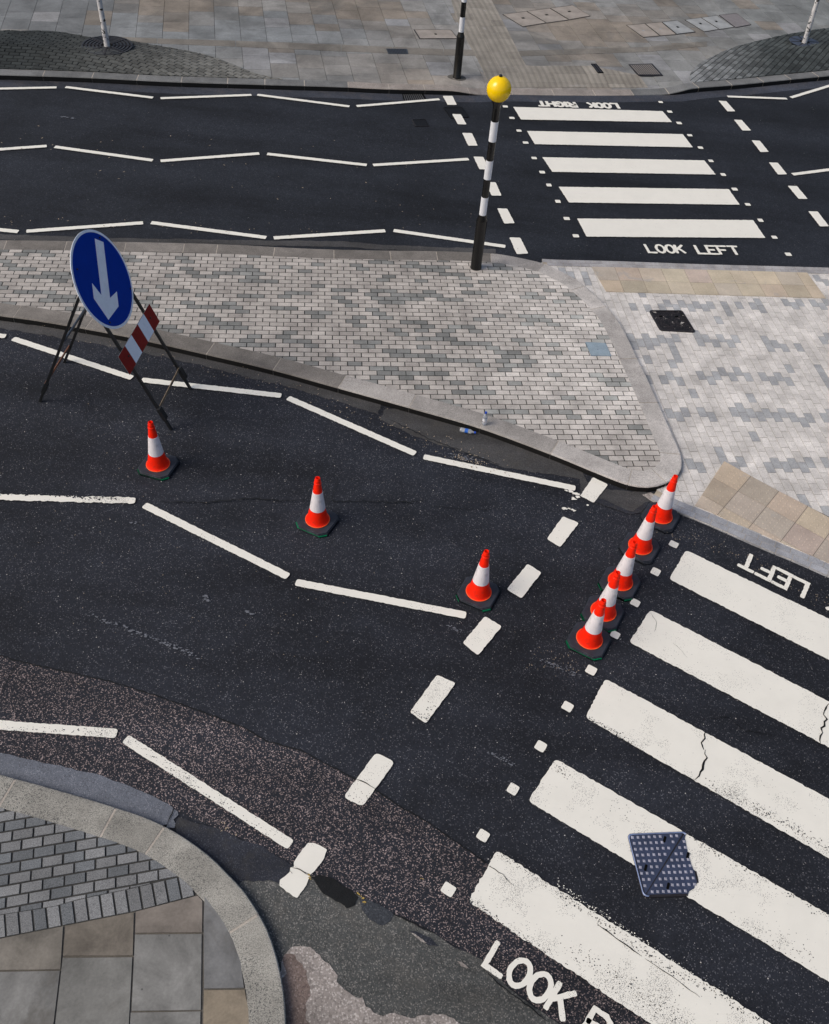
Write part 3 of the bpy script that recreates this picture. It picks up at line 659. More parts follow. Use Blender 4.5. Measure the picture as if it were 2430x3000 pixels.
XJ = at(C(5, (215, 945))[0], Z_ISL).x
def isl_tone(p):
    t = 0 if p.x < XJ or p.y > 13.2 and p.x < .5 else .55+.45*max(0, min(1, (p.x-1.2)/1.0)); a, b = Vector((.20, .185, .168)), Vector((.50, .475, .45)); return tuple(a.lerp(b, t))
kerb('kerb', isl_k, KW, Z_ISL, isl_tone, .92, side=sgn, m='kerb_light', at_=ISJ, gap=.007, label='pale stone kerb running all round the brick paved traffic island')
def far_tone(p):
    return (.18, .185, .185) if abs(p.x-.5) > 3 else (.30, .27, .245)
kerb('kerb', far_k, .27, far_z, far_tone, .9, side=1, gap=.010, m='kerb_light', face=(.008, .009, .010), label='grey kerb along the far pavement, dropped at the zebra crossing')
near_px = C(10, (-500, 90), (0, 145), (100, 172), (250, 212), (500, 283), (740, 357), (900, 410), (1050, 475), (1200, 565), (1350, 678), (1450, 780), (1550, 885), (1650, 1035), (1700, 1130), (1740, 1235))+C(11, (40, 1370), (66, 1500), (80, 1640), (84, 1800), (60, 2100))
near_k = spline([at(q, Z_NEAR) for q in near_px], .08)
NW = .295
near_in = offset(near_k, -NW)
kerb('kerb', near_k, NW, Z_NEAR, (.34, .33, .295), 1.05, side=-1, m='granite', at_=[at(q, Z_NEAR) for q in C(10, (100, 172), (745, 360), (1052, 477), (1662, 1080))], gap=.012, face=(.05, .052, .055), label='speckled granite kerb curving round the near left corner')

# ------------------------------------------------------------------ paving
def paving(name, region, L, W, ang, gap, top, depth, tone, m, label, cat, jit=0., base=(.05, .05, .048), bond=.5, bump_=.0015, o=None, kind='structure', min_a=.0006, shape=None):
    mb = MB()
    for cell, (r, c, ctr) in cells_in(region, grid(region, L, W, ang, gap, bond, jit, o), min_a):
        t = tone(r, c, ctr); dz = random.uniform(-bump_, bump_)
        if callable(top): mb.prism(cell, lambda x, y: top(x, y)+dz, lambda x, y: top(x, y)-depth-.004, t)
        else: mb.prism(cell, top+dz, top-depth-.004, t)
    ob = mb.build(name, [m, M['mortar']])
    if not callable(top):
        b = sheet(name+'_bed', region, top-depth, M['mortar'], ob); ca = b.data.color_attributes.new('tone', 'FLOAT_COLOR', 'CORNER')
        ca.data.foreach_set('color', [*base, 1.]*len(ca.data)); b.name = 'joint_bed'
    tag(ob, label, cat, kind=kind); return ob
nz = lambda x, y, s_=1., k=0: noise.noise(Vector((x*s_, y*s_, k)))
def tone_isl(r, c, p):
    e = Vector((math.cos(math.radians(9)), math.sin(math.radians(9)))); u = p.dot(e); v = -p.x*e.y+p.y*e.x
    d = .20*math.sin(6.283*(v*2.1+u*.55+1.1*nz(u, v, .8, 3)))+.42*nz(u*1.3+v, v*3, 1, 4)+random.uniform(-.42, .42)
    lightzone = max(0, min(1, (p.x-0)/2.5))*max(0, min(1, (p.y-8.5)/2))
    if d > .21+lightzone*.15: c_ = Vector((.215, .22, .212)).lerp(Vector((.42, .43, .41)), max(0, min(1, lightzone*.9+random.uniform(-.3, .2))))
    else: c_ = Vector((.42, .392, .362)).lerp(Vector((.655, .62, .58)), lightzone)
    return rgbv(tuple(c_), random.uniform(.84, 1.14))
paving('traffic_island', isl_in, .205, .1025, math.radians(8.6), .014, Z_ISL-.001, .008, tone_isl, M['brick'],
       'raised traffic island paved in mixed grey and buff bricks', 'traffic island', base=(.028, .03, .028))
# level crossing refuge to the right of the island
ZR = .026
refuge = [at(q, ZR) for q in C(6, (-100, 110), (0, 133), (400, 142), (900, 160), (1736, 183), (2600, 210), (3900, 252))]
refuge += [at(q, ZR) for q in C(9, (3900, 1561), (2600, 1000), (1736, 627), (1560, 548), (1340, 458), (1100, 353), (950, 288), (760, 213), (700, 160), (600, 60))]
hidden = [p for p in isl_k if p.x > at((1640, 790), .1).x]
# follow the island kerb (south end back to the north end), staying just under its outer face
hid = offset(isl_k, sgn*.05); n0 = min(range(len(isl_k)), key=lambda i: (isl_k[i]-at((1560, 760), .1)).length); n1 = min(range(len(isl_k)), key=lambda i: (isl_k[i]-at((1930, 1421), .1)).length)
refuge = refuge[1:-1]+list(reversed(hid[n0:n1+1]))
e_r = math.radians(99.0)
def tone_ref(r, c, p):
    k = (2*c+(r % 2)+round(3.5*nz(p.x, p.y, .55, 3))) % 9; z = nz(p.x, p.y, .9, 11)
    if (k < 2 and random.random() > .34-z*.5) or random.random() < .045: t = (.385, .395, .405)
    else: t = (.635, .61, .58)
    if (p-at((1880, 1000))).length < 0: t = t
    return rgbv(t, random.uniform(.90, 1.08))
# border rows and tactile areas take their own polygons; the brickwork fills the rest
def poly_at(n, *pts, h=ZR): return [at(q, h) for q in C(n, *pts)]
paving('pavement', refuge, .205, .120, e_r, .007, ZR, .006, tone_ref, M['brick'], 'level crossing refuge in pale and blue grey bricks right of the island', 'pavement', base=(.36, .32, .275), jit=.1)
def border(line_px, n, wdt, rows, tone, L=.2, label='', side=1, h=ZR, name='kerb'):
    pl = spline([at(q, h) for q in C(n, *line_px)], .1); mb = MB()
    for r in range(rows):
        a = offset(pl, side*r*wdt); b = offset(pl, side*(r+1)*wdt); cum = [0]
        for p, q in zip(pl, pl[1:]): cum.append(cum[-1]+(q-p).length)
        def pt(arr, s_):
            s_ = max(0, min(cum[-1]-1e-5, s_)); i = max(j for j in range(len(cum)-1) if cum[j] <= s_); t = (s_-cum[i])/(cum[i+1]-cum[i]); return arr[i]*(1-t)+arr[i+1]*t
        s_ = (r % 2)*L*.5
        while s_ < cum[-1]-.02:
            l = L*random.uniform(.9, 1.15); e0, e1 = s_+.003, min(cum[-1], s_+l)-.003; A0, A1, B0, B1 = pt(a, e0), pt(a, e1), pt(b, e0), pt(b, e1)
            g = (B0-A0).normalized()*.003; q = [A0+g, A1+g, B1-g, B0-g]
            if area(q) < 0: q.reverse()
            mb.prism(q, h+.006, -.01, rgbv(tone, random.uniform(.9, 1.1))); s_ += l
        bb = a+list(reversed(b))
    full = pl+list(reversed(offset(pl, side*rows*wdt)))
    o = mb.build(name, [M['brick']]); b = sheet('joint_bed', full, h+.002, M['mortar'], o)
    ca = b.data.color_attributes.new('tone', 'FLOAT_COLOR', 'CORNER'); ca.data.foreach_set('color', [.40, .35, .28, 1.]*len(ca.data))
    tag(o, label, 'kerb', kind='structure'); return o
border(((600, 135), (760, 212), (950, 288), (1100, 354), (1340, 459), (1560, 549), (1736, 628), (2600, 1001), (3900, 1562)), 9, .1, 2, (.33, .34, .365), label='two flush rows of grey setts beside the near crossing', side=1)
border(((-90, 128), (0, 133), (400, 143), (900, 161), (1736, 184), (2600, 211), (3900, 253)), 6, .1, 2, (.36, .355, .36), L=.14, label='two flush rows of grey setts beside the far crossing', side=-1)
# tactile paving
def tactile(name, poly, org, ex, cols, rows, tone, label, h, s_=.4, ratio=None, region=None, domes=True):
    mb = MB(); ey = Vector((-ex.y, ex.x)); reg = region or poly; k = 0
    for i in range(cols):
        for j in range(rows):
            o = org+ex*s_*i-ey*s_*j; cell = [o+ex*.003-ey*.003, o+ex*.003-ey*(s_-.003), o+ex*(s_-.003)-ey*(s_-.003), o+ex*(s_-.003)-ey*.003]
            t = rgbv(tone, random.uniform(.84, 1.12)); t = (t[0]*random.uniform(.97, 1.05), t[1], t[2]*random.uniform(.92, 1.05))
            for q, _ in cells_in(reg, [(cell, 0)]):
                mb.prism(q, h, h-.02, t)
            if domes:
                for a in range(6):
                    for b in range(6):
                        c = o+ex*s_*(a+.5)/6-ey*s_*(b+.5)/6
                        if not inside(c, reg) or random.random() < .12: continue
                        n_ = 8; r0, r1, hh = .0125, .008, .0045
                        vs = [(c.x+r0*math.cos(6.283*q/n_), c.y+r0*math.sin(6.283*q/n_), h) for q in range(n_)]+[(c.x+r1*math.cos(6.283*q/n_), c.y+r1*math.sin(6.283*q/n_), h+hh) for q in range(n_)]
                        mb.add(vs, [(q, (q+1) % n_, n_+(q+1) % n_, n_+q) for q in range(n_)]+[tuple(range(n_, 2*n_))], rgbv(t, 1.08))
    ob = mb.build(name, M['tactile'])
    b = sheet('joint_bed', reg, h-.004, M['mortar'], ob); ca = b.data.color_attributes.new('tone', 'FLOAT_COLOR', 'CORNER'); ca.data.foreach_set('color', [.10, .09, .08, 1.]*len(ca.data))
    tag(ob, label, 'tactile paving', kind='structure'); return ob
ht = ZR+.010
tn = poly_at(6, (225, 175), (1595, 213), (1715, 375), (320, 333), h=ht); ex = (tn[1]-tn[0]).normalized()
tactile('tactile_paving', tn, tn[0], ex, 10, 2, (.52, .45, .37), 'two rows of buff tactile slabs beside the far crossing', ht)
tsr = poly_at('r', (528, 1072), (770, 1208), (1025, 1345), (1290, 1482), (1469, 1570), (2400, 2070), (2400, 2330), (1469, 1985), (1390, 1950), (1110, 1830), (820, 1705), (545, 1590), (268, 1468), h=ht)
ex = (at(C('r', (1290, 1482))[0], ht)-at(C('r', (528, 1072))[0], ht)).normalized()
tactile('tactile_paving', tsr, tsr[0], ex, 9, 4, (.47, .405, .335), 'buff domed tactile slabs cut to a wedge beside the near crossing', ht)
# worn concrete wedge between kerb and refuge near the tip is the road's own patch

# near-left footway
near_bed = [p for p in near_in]; nl = near_bed[0]; nr = near_bed[-1]
foot = near_bed+[Vector((nr.x-.1, nr.y-1.5)), Vector((nl.x-.5, nr.y-1.5))]
fb = sheet('pavement', foot, Z_NEAR-.012, M['mortar']); ca = fb.data.color_attributes.new('tone', 'FLOAT_COLOR', 'CORNER'); ca.data.foreach_set('color', [.13, .12, .105, 1.]*len(ca.data))
tag(fb, 'near left footway of flagstones and granite setts inside the kerb', 'pavement', kind='structure')
H = Z_NEAR
L_up = [at(q, H) for q in C(10, (-600, 1170), (-300, 1100), (0, 1040), (350, 985), (500, 942), (800, 880), (1150, 797), (1330, 745))]
L_lo = [at(q, H) for q in C(10, (-600, 1320), (-300, 1250), (0, 1190), (430, 1105), (860, 1020), (1280, 910), (1400, 870))]
reg_sett = [p for p in near_in if p.y > at(C(10, (1150, 800))[0], H).y]+list(reversed(L_up[:-1]))
def tone_sett(r, c, p):
    return rgbv((.205, .21, .213) if random.random() > .3 else (.14, .15, .158), random.uniform(.82, 1.22))
def cellset(name, region, cells, tone, m, parent=None, depth=.012, top=H, dz=.002):
    mb = MB()
    for q, info in cells_in(region, cells): mb.prism(q, top+random.uniform(-dz, dz), top-depth-.006, tone(*info))
    return mb.build(name, m, parent)
b = sheet('joint_bed', reg_sett, Z_NEAR-.010, M['mortar'], fb); ca = b.data.color_attributes.new('tone', 'FLOAT_COLOR', 'CORNER'); ca.data.foreach_set('color', [.05, .05, .048, 1.]*len(ca.data))
ang_s = math.atan2(*(L_up[6]-L_up[2]).yx)
cellset('sett_rows', reg_sett, grid(reg_sett, .178, .098, ang_s-.03, .017, .5, .08, o=L_up[6]), tone_sett, M['sett'], fb)
sold = L_up+list(reversed(L_lo)); b = sheet('joint_bed', sold, Z_NEAR-.009, M['mortar'], fb); ca = b.data.color_attributes.new('tone', 'FLOAT_COLOR', 'CORNER'); ca.data.foreach_set('color', [.06, .06, .056, 1.]*len(ca.data))
sold = clip(sold, [Vector(p) for p in [(-9, -5), (9, -5), (9, 30), (-9, 30)]])
mb = MB(); s_ = 0
for k in range(60):
    t0, t1 = k/40, (k+1)/40
    def lp(arr, t):
        cum = [0]
        for p, q in zip(arr, arr[1:]): cum.append(cum[-1]+(q-p).length)
        d = min(t*40*.109, cum[-1]-1e-5); i = max(j for j in range(len(cum)-1) if cum[j] <= d); f = (d-cum[i])/(cum[i+1]-cum[i]); return arr[i]*(1-f)+arr[i+1]*f
    a0, a1, b0, b1 = lp(L_up, t0+.002), lp(L_up, t1-.002), lp(L_lo, t0+.002), lp(L_lo, t1-.002)
    q = [a0+(b0-a0)*.03, a1+(b1-a1)*.03, b1+(a1-b1)*.03, b0+(a0-b0)*.03]
    if area(q) < 0: q.reverse()
    for q2, _ in cells_in(near_bed+[Vector((nr.x, 2.2)), Vector((nl.x, 2.2))], [(q, 0)]): mb.prism(q2, H+random.uniform(0, .002), H-.014, tone_sett(0, 0, 0))
mb.build('soldier_course', M['sett'], fb)
brown, grey_, tan = (.185, .165, .138), (.20, .20, .188), (.26, .22, .165)
flags = [(((-60, 1400), (-60, 1200), (0, 1195), (402, 1115), (385, 1388), (0, 1392)), (.20, .185, .16)), (((418, 1112), (852, 1026), (845, 1300), (402, 1302)), brown),
         (((866, 1022), (1288, 912), (1286, 1152), (860, 1156)), (.22, .195, .17)), (((400, 1316), (842, 1312), (820, 1740), (815, 1900), (330, 1900), (352, 1740)), grey_),
         (((-60, 1406), (382, 1398), (340, 1740), (320, 1900), (-60, 1900)), (.19, .19, .182)), (((860, 1168), (1283, 1164), (1278, 1646), (838, 1652)), (.215, .215, .205)),
         (((832, 1664), (1276, 1656), (1270, 1900), (820, 1900)), (.205, .205, .195)), (((1302, 925), (1420, 1085), (1480, 1200), (1530, 1340), (1552, 1505), (1298, 1510), (1296, 1100)), (.185, .188, .188)),
         (((1298, 1522), (1556, 1518), (1580, 1640), (1590, 1900), (1290, 1900)), tan), (((-600, 1400), (-600, 1325), (-70, 1212), (-70, 1400)), grey_), (((-600, 1412), (-70, 1408), (-70, 1900), (-600, 1900)), brown)]
mb = MB()
fclip = offset(near_k, -NW-.006)+[Vector((nr.x-.1, nr.y-1.5)), Vector((nl.x-.5, nr.y-1.5))]
for q, t in flags:
    w_ = [at(p, H) for p in C(10, *q)]
    if area(w_) < 0: w_.reverse()
    w2 = clip(fclip, w_) if len(w_) == 4 else w_
    if len(w2) > 2: mb.prism(w2, H+random.uniform(0, .001), H-.02, t)
mb.build('flagstones', M['flag'], fb)

# ------------------------------------------------------------------ far pavement
far_in = offset(far_k, .27)
fp = far_in+[Vector((26, 48)), Vector((-24, 48))]
g0 = math.radians(12.5); e1 = Vector((math.cos(g0), math.sin(g0))); e2 = Vector((math.cos(math.radians(103.5)), math.sin(math.radians(103.5))))
def flag_cells():
    o = Vector((-14, 12)); u = 0
    while u < 44:
        wdt = .58; v = -12+random.uniform(0, .3)
        while v < 42:
            d = random.choice([.45, .6, .6, .75, .9]); a = o+e1*u+e2*v; g = .004
            yield [a+e1*g+e2*g, a+e1*(wdt-g)+e2*g, a+e1*(wdt-g)+e2*(d-g), a+e1*g+e2*(d-g)], (a,)
            v += d
        u += wdt
def tone_far(p):
    b = max(0, min(1, (p.x+4.5)/5)); n_ = nz(p.x, p.y, .5, 2); r = random.random()
    dk = max(0, min(1, (p.x-2)/6)); n2 = nz(p.x, p.y, .35, 8)
    base = Vector((.22, .235, .24)).lerp(Vector((.32, .30, .275)), b if p.y < 21 else b*.4).lerp(Vector((.19, .205, .205)), dk*.8)
    base = base.lerp(Vector((.165, .175, .18)), max(0, min(.8, (-5.5-p.x)/5)))
    base = base.lerp(Vector((.24, .205, .165)), max(0, min(.85, .12+n2*2.0)))
    if r < .06: base = base.lerp(Vector((.24, .205, .165)), .7)
    elif r < .14: base = Vector((.27, .275, .28))
    if p.y < 14.5 and abs(p.x+.6) < 1.6 and random.random() < .6: base = Vector((.38, .30, .205))
    return rgbv(tuple(base), random.uniform(.90, 1.10)*(1+.2*n_))
mb = MB()
for q, (p,) in cells_in(fp, flag_cells(), .002):
    # split the slabs by the surface height so they follow the dropped kerb
    mb.prism(q, far_z, lambda x, y: far_z(x, y)-.03, tone_far(p))
fpo = mb.build('pavement', M['flag_far'])
mb = MB(); nn_ = 60
bx = [(-24+50*i/100, ) for i in range(101)]
zz = []
vs = []; fs = []
for i in range(len(far_in)):
    p = far_in[i]
    for k in range(8): q = p+Vector((0, [0, .3, .7, 1.2, 2, 4, 12, 36][k])); vs.append((q.x, q.y, far_z(q.x, q.y)-.028))
for i in range(len(far_in)-1):
    for k in range(7): fs.append((8*i+k, 8*i+8+k, 8*i+9+k, 8*i+k+1))
mb.add(vs, fs, (.05, .05, .048)); mb.build('joint_bed', M['mortar'], fpo)
tag(fpo, 'far pavement of worn grey and brown sandstone flags', 'pavement', kind='structure')
def lay(n, *pts, dz=.0): 
    return [at_fn(q, lambda x, y: far_z(x, y)+dz) for q in C(n, *pts)]
# narrow band of long slabs crossing the pavement
bandp = lay(1, (560, 186), (800, 196), (1200, 208), (1736, 228))+lay('t4', (0, 418), (640, 432), (1736, 398))+lay('t5', (600, 358), (700, 352))
bandq = lay(1, (560, 208), (800, 222), (1200, 238), (1736, 262))+lay('t4', (0, 470), (640, 478), (1736, 440))+lay('t5', (600, 400), (700, 395))
mb = MB()
for i in range(len(bandp)-1):
    a0, a1, b0, b1 = bandp[i], bandp[i+1], bandq[i], bandq[i+1]; k = max(1, int((a1-a0).length/.95))
    for j in range(k):
        t0, t1 = (j+.006)/k, (j+1-.006)/k; q = [b0.lerp(b1, t0), b0.lerp(b1, t1), a0.lerp(a1, t1), a0.lerp(a1, t0)]
        if area(q) < 0: q.reverse()
        mb.prism(q, lambda x, y: far_z(x, y)+.005, lambda x, y: far_z(x, y)-.01, rgbv((.22, .205, .18), random.uniform(.85, 1.15)))
mb.build('channel_slabs', M['flag_far'], fpo)
# L-shaped beige ribbed tactile path
def m_ribbed():
    m = m_tactile('ribbed_tactile'); n = N(m)
    x = n.n('ShaderNodeTexWave', wave_type='BANDS', bands_direction='X'); n.set(x.inputs['Vector'], n.mapping((1, 1, 1), -g0)); x.inputs['Scale'].default_value = 2.3; x.inputs['Distortion'].default_value = .6
    src = n.b.inputs['Base Color'].links[0].from_socket
    n.set(n.b.inputs['Base Color'], n.mix(1, src, n.ramp(x.outputs['Fac'], (.25, .86), (.6, 1.05)), 'MULTIPLY')); n.bump(x.outputs['Fac'], .35, .006); return m
M['ribbed'] = m_ribbed()
stem = lay('t4', (50, -60), (375, -60), (470, 120), (560, 290), (650, 470), (700, 555), (745, 560), (1240, 560), (1655, 640), (1735, 745), (400, 740), (355, 640), (290, 510), (200, 345), (110, 160))
mb = MB()
for q, (r, c, p) in cells_in(stem, grid(stem, .4, .4, g0, .006, 0, o=stem[6])):
    mb.prism(q, lambda x, y: far_z(x, y)+.008, lambda x, y: far_z(x, y)-.01, rgbv((.36, .315, .265) if p.y < 17.5 else (.28, .26, .225), random.uniform(.82, 1.14)))
o = mb.build('tactile_paving', M['ribbed']); tag(o, 'ribbed buff tactile path leading to the far side of the crossing', 'tactile paving', kind='structure')
# brick mounds round the trees
def mound(edge_px, name_label, ctr, hmax, ang, tone, Lr=.2, Wr=.1, rad=2.5):
    reg = edge_px
    def zf(x, y):
        p = Vector((x, y)); dk = min((p-q).length for q in far_in[::2]); d = min(min((p-q).length for q in eg), 1.6)
        return far_z(x, y)+.010+hmax*(min(1, d/1.3)*min(1, dk/1.0))**1.3
    eg = reg[:mound.ne]; cache = {}
    def zc(x, y):
        k = (round(x, 3), round(y, 3))
        if k not in cache: cache[k] = zf(x, y)
        return cache[k]
    mb = MB()
    parts = [(reg, ang)] if not callable(ang) else ang(reg)
    for q, (r, c, p) in (x for rg, a_ in parts for x in cells_in(rg, grid(rg, Lr, Wr, a_, .020, .5))):
        mb.prism(q, zc, lambda x, y: far_z(x, y)-.01, tone(p))
    ob = mb.build('brick_mound', M['mound'])
    # bed
    mb = MB()
    for q, _ in cells_in(reg, grid(reg, .3, .3, 0, 0, 0)): mb.prism(q, lambda x, y: zc(x, y)-.009, lambda x, y: far_z(x, y)-.02, (.012, .013, .013))
    mb.build('joint_bed', M['mortar'], ob)
    tag(ob, name_label, 'brick mound', kind='structure'); return ob, zc
def back_of_kerb(x0, x1):
    return [p for p in offset(far_k, .272) if x0 < p.x < x1]
def ml_edge():
    return lay('t3', (0, 262), (280, 262), (500, 272), (750, 315), (1080, 345), (1400, 400), (1736, 465))+lay(1, (1200, 335), (1300, 375), (1440, 402))
e_ = ml_edge(); e_ = [e_[0]+Vector((-4, -.6)), e_[0]+Vector((-2, -.2))]+e_; e_s = spline(e_, .25); mound.ne = len(e_s)
bk = [p for p in offset(far_k, .272) if e_s[0].x < p.x < e_s[-1].x]
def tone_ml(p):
    t = max(0, min(1, (p.x+9.4)/5.5)); return rgbv(tuple(Vector((.032, .038, .038)).lerp(Vector((.20, .20, .185)), t**1.3)), random.uniform(.75, 1.3))  # bricks go from near-black at the left end to grey at the right
def ml_split(reg):
    out = []; xs = [-30, -9.0, -8.2, -7.4, -6.6, 10]; an = [8, 0, -9, -20, -31]
    for i, a_ in enumerate(an):
        c_ = [Vector((xs[i], 0)), Vector((xs[i+1], 0)), Vector((xs[i+1]+(.6 if i < 4 else 0), 60)), Vector((xs[i]+(.6 if i else 0), 60))]
        rr = reg if area(reg) > 0 else reg[::-1]; out.append((clip(rr, c_), math.radians(a_)))
    return out
mL, zL = mound(e_s+list(reversed(bk)), 'dark brick mound round the left birch tree', None, .16, ml_split, tone_ml, .21, .115)
e_ = lay('t5', (560, 690), (548, 660), (560, 620), (600, 575), (650, 530), (750, 480), (850, 432), (1000, 382), (1250, 322), (1400, 290), (1736, 240)); e_ += [e_[-1]+Vector((2, .9)), e_[-1]+Vector((4, 1.6))]
e_s2 = spline(e_, .25); mound.ne = len(e_s2)
bk = [p for p in offset(far_k, .272) if e_s2[0].x < p.x < e_s2[-1].x]
def tone_mr(p):
    t = max(0, min(1, 1-(p.x-e_s2[0].x)/2.2)); return rgbv(tuple(Vector((.055, .064, .064)).lerp(Vector((.26, .275, .28)), t)), random.uniform(.6, 1.4))
mR, zR_ = mound(e_s2+list(reversed(bk)), 'dark brick mound with pale edge round the right birch tree', None, .18, math.radians(60), tone_mr, .20, .125)

# ------------------------------------------------------------------ covers and gratings
def frame_of(pts):
    """origin, x axis, y axis, lengths of a traced quad TL TR BR BL"""
    TL, TR, BR, BL = pts; return (TL+TR+BR+BL)/4
def bil(pts, u, v): TL, TR, BR, BL = pts; return (TL*(1-u)+TR*u)*(1-v)+(BL*(1-u)+BR*u)*v
def cover(name, pts, z, m, label, cat='drain cover', pattern=None, rim=.0, rmat=None, holes=(), thick=.02, r=.02, hole_m=None):
    c = frame_of(pts); t = empty(name, (c.x, c.y, z)); L = [p-c for p in pts]
    mb = MB(); rp = rounded(L, r); rp = rp if area(rp) > 0 else rp[::-1]; mb.prism(rp, .0, -thick, mi=0); lid = mb.build('lid', m, t)
    if rim:
        mb = MB(); ou = rounded([p*1.0 for p in L], r); inn = rounded([p*(1-rim) for p in L], r); n_ = len(ou)
        vs = [(*p, .003) for p in ou]+[(*p, .006) for p in inn]+[(*p, -.01) for p in ou]+[(*p, -.01) for p in inn]
        mb.add(vs, [(i, (i+1) % n_, n_+(i+1) % n_, n_+i) for i in range(n_)]+[(i, 2*n_+i, 2*n_+(i+1) % n_, (i+1) % n_) for i in range(n_)]); mb.build('frame', rmat or m, t)
    if pattern:
        mb = MB(); pattern(mb, L); mb.build(pattern.part, pattern.mat, t)
    if holes:
        for u, v, du, dv in holes:
            mb = MB(); q = [bil(L, u-du, v-dv), bil(L, u+du, v-dv), bil(L, u+du, v+dv), bil(L, u-du, v+dv)]
            if area(q) < 0: q.reverse()
            mb.prism(q, .0025, -.002); mb.build('key_slot', hole_m or M['void'], t)
    tag(t, label, cat); return t
def bars(nb, wd=.5, part='grate_bars', m=None, depth=.004, lo=.05, hi=.95):
    def f(mb, L):
        for i in range(nb):
            u0 = lo+(hi-lo)*i/nb; u1 = u0+(hi-lo)/nb*wd; q = [bil(L, u0, .08), bil(L, u1, .08), bil(L, u1, .92), bil(L, u0, .92)]
            if area(q) < 0: q.reverse()
            mb.prism(q, depth, .0005)
    f.part = part; f.mat = m or M['iron_dark']; return f
M['gully_bar'] = simple('worn_gully_bar', (.07, .072, .075), .5, .4)
M['cover_black'] = simple('blackened_cover', (.006, .006, .007), .6, .2)
# big cover on the zebra crossing
P = A('m', (300, 300), (1245, 262), (1500, 1285), (560, 1310)); zc_ = ZM+.004
c = frame_of(P); t = empty('manhole_cover', (c.x, c.y, zc_)); L = [p-c for p in P]
RAG = [p-c for p in jagged(A('m', (255, 255), (1100, 245), (1250, 300), (1215, 375), (1240, 480), (1262, 600), (1300, 720), (1350, 870), (1412, 905), (1432, 960), (1440, 1075), (1372, 1110), (1365, 1170), (1290, 1215), (1268, 1280), (1262, 1330), (540, 1340)), .003, .02)]
if area(RAG) < 0: RAG.reverse()
def ragcut(cv):
    cv = cv if area(cv) > 0 else cv[::-1]; r = clip(RAG, cv) ; return r
tag(t, 'square studded iron manhole cover set into a zebra stripe, blue grey', 'manhole cover')
mb = MB(); rp = rounded(L, .05, 6); mb.prism(ragcut(rp), 0, -.02); mb.build('bedding', M['iron_dark'], t)
mb = MB(); ou = rounded([p*.995 for p in L], .05, 6); inn = rounded([p*.945 for p in L], .045, 6); n_ = len(ou)
# frame rim, left open where paint laps over the right side
vs = [(*p, .002) for p in ou]+[(*p, .009) for p in [a.lerp(b, .5) for a, b in zip(ou, inn)]]+[(*p, .002) for p in inn]
for i in range(n_):
    j = (i+1) % n_
    if not (inside(inn[i], RAG) and inside(inn[j], RAG)): continue
    mb.add([vs[i], vs[j], vs[n_+j], vs[n_+i]], [(0, 1, 2, 3)]); mb.add([vs[n_+i], vs[n_+j], vs[2*n_+j], vs[2*n_+i]], [(0, 1, 2, 3)])
mb.build('frame', M['iron_rim'], t, smooth=60)
holes = [(.60, .12, 'a'), (.92, .385, 'b'), (.165, .555, 'c'), (.46, .845, 'd')]
for tri, nm in ((((.035, .035), (.93, .035), (.045, .96)), 0), (((.955, .045), (.965, .965), (.06, .965)), 1)):
    q = [bil(L, *p) for p in tri]
    if area(q) < 0: q.reverse()
    mb = MB(); mb.prism(ragcut(rounded(q, .02, 3)), .004, .0005)
    for i in range(10):
        for j in range(10):
            u, v = .075+.093*i+(.005 if j % 2 else 0), .07+.095*j; d = u+v
            if (d < .965) == (nm == 0) and abs(d-.985) > .035 and not any(abs(u-h[0]) < .05 and abs(v-h[1]) < .06 for h in holes):
                p = bil(L, u, v); s_ = .0130
                if not inside(p, RAG): continue
                mb.add([(p.x-s_, p.y-s_, .0035), (p.x+s_, p.y-s_, .0035), (p.x+s_, p.y+s_, .0035), (p.x-s_, p.y+s_, .0035), (p.x-s_*.6, p.y-s_*.6, .011), (p.x+s_*.6, p.y-s_*.6, .011), (p.x+s_*.6, p.y+s_*.6, .011), (p.x-s_*.6, p.y+s_*.6, .011)],
                       [(4, 5, 6, 7), (0, 1, 5, 4), (1, 2, 6, 5), (2, 3, 7, 6), (3, 0, 4, 7)], mi=1)
    mb.build('lid', [M['iron_blue'], M['iron_stud']], t)
for u, v, _ in holes:
    a = bil(L, u, v); dd = Vector((.35, 1)).normalized()*.032; pp = Vector((dd.y, -dd.x)).normalized()*.012
    mb = MB(); q = rounded([a-dd-pp, a-dd+pp, a+dd+pp, a+dd-pp], .01, 3); q = q if area(q) > 0 else q[::-1]; mb.prism(q, .0065, .0); mb.build('key_slot', M['void'], t)
def m_worn():
    m = mat('worn_black_cover'); n = N(m); v = n.vor(38); r = n.sep(v.outputs['Color'])
    c = n.ramp(v.outputs['Distance'], (.1, (.045, .035, .035)), (.45, (.014, .011, .012)), (.7, (.004, .004, .004)))
    z = n.noise(9, 4, .7); c = n.mix(n.ramp(z, (.60, 0), (.64, 1)), c, (.42, .39, .36)); n.out(c, .6, .3); n.bump(v.outputs['Distance'], .6, .006); return m
M['worn_cover'] = m_worn()
cover('manhole_cover', [at(q, ZR+.012) for q in C('p', (962, 212), (1385, 213), (1560, 492), (1105, 468))], ZR+.012, M['worn_cover'], 'blackened manhole cover with pale worn spots in pale brick paving', 'manhole cover', rim=.10, rmat=M['iron_dark'], r=.05,
      holes=((.25, .3, .05, .03), (.72, .3, .05, .03)))
M['galv_rib'] = simple('galvanised_rib', (.36, .44, .50), .4, .5, metal=.3)
def diag(mb, L):
    for i in range(-13, 14):
        u0 = i/13; a, b = bil(L, max(0, u0)+.02, max(0, -u0)+.02), bil(L, min(1, 1+u0)-.02, min(1, 1-u0)-.02)
        if (b-a).length > .05: mb.bar((*a, .002), (*b, .002), .008, .004, side=(-(b-a).y, (b-a).x, 0))
diag.part = 'ribs'; diag.mat = M['galv_rib']
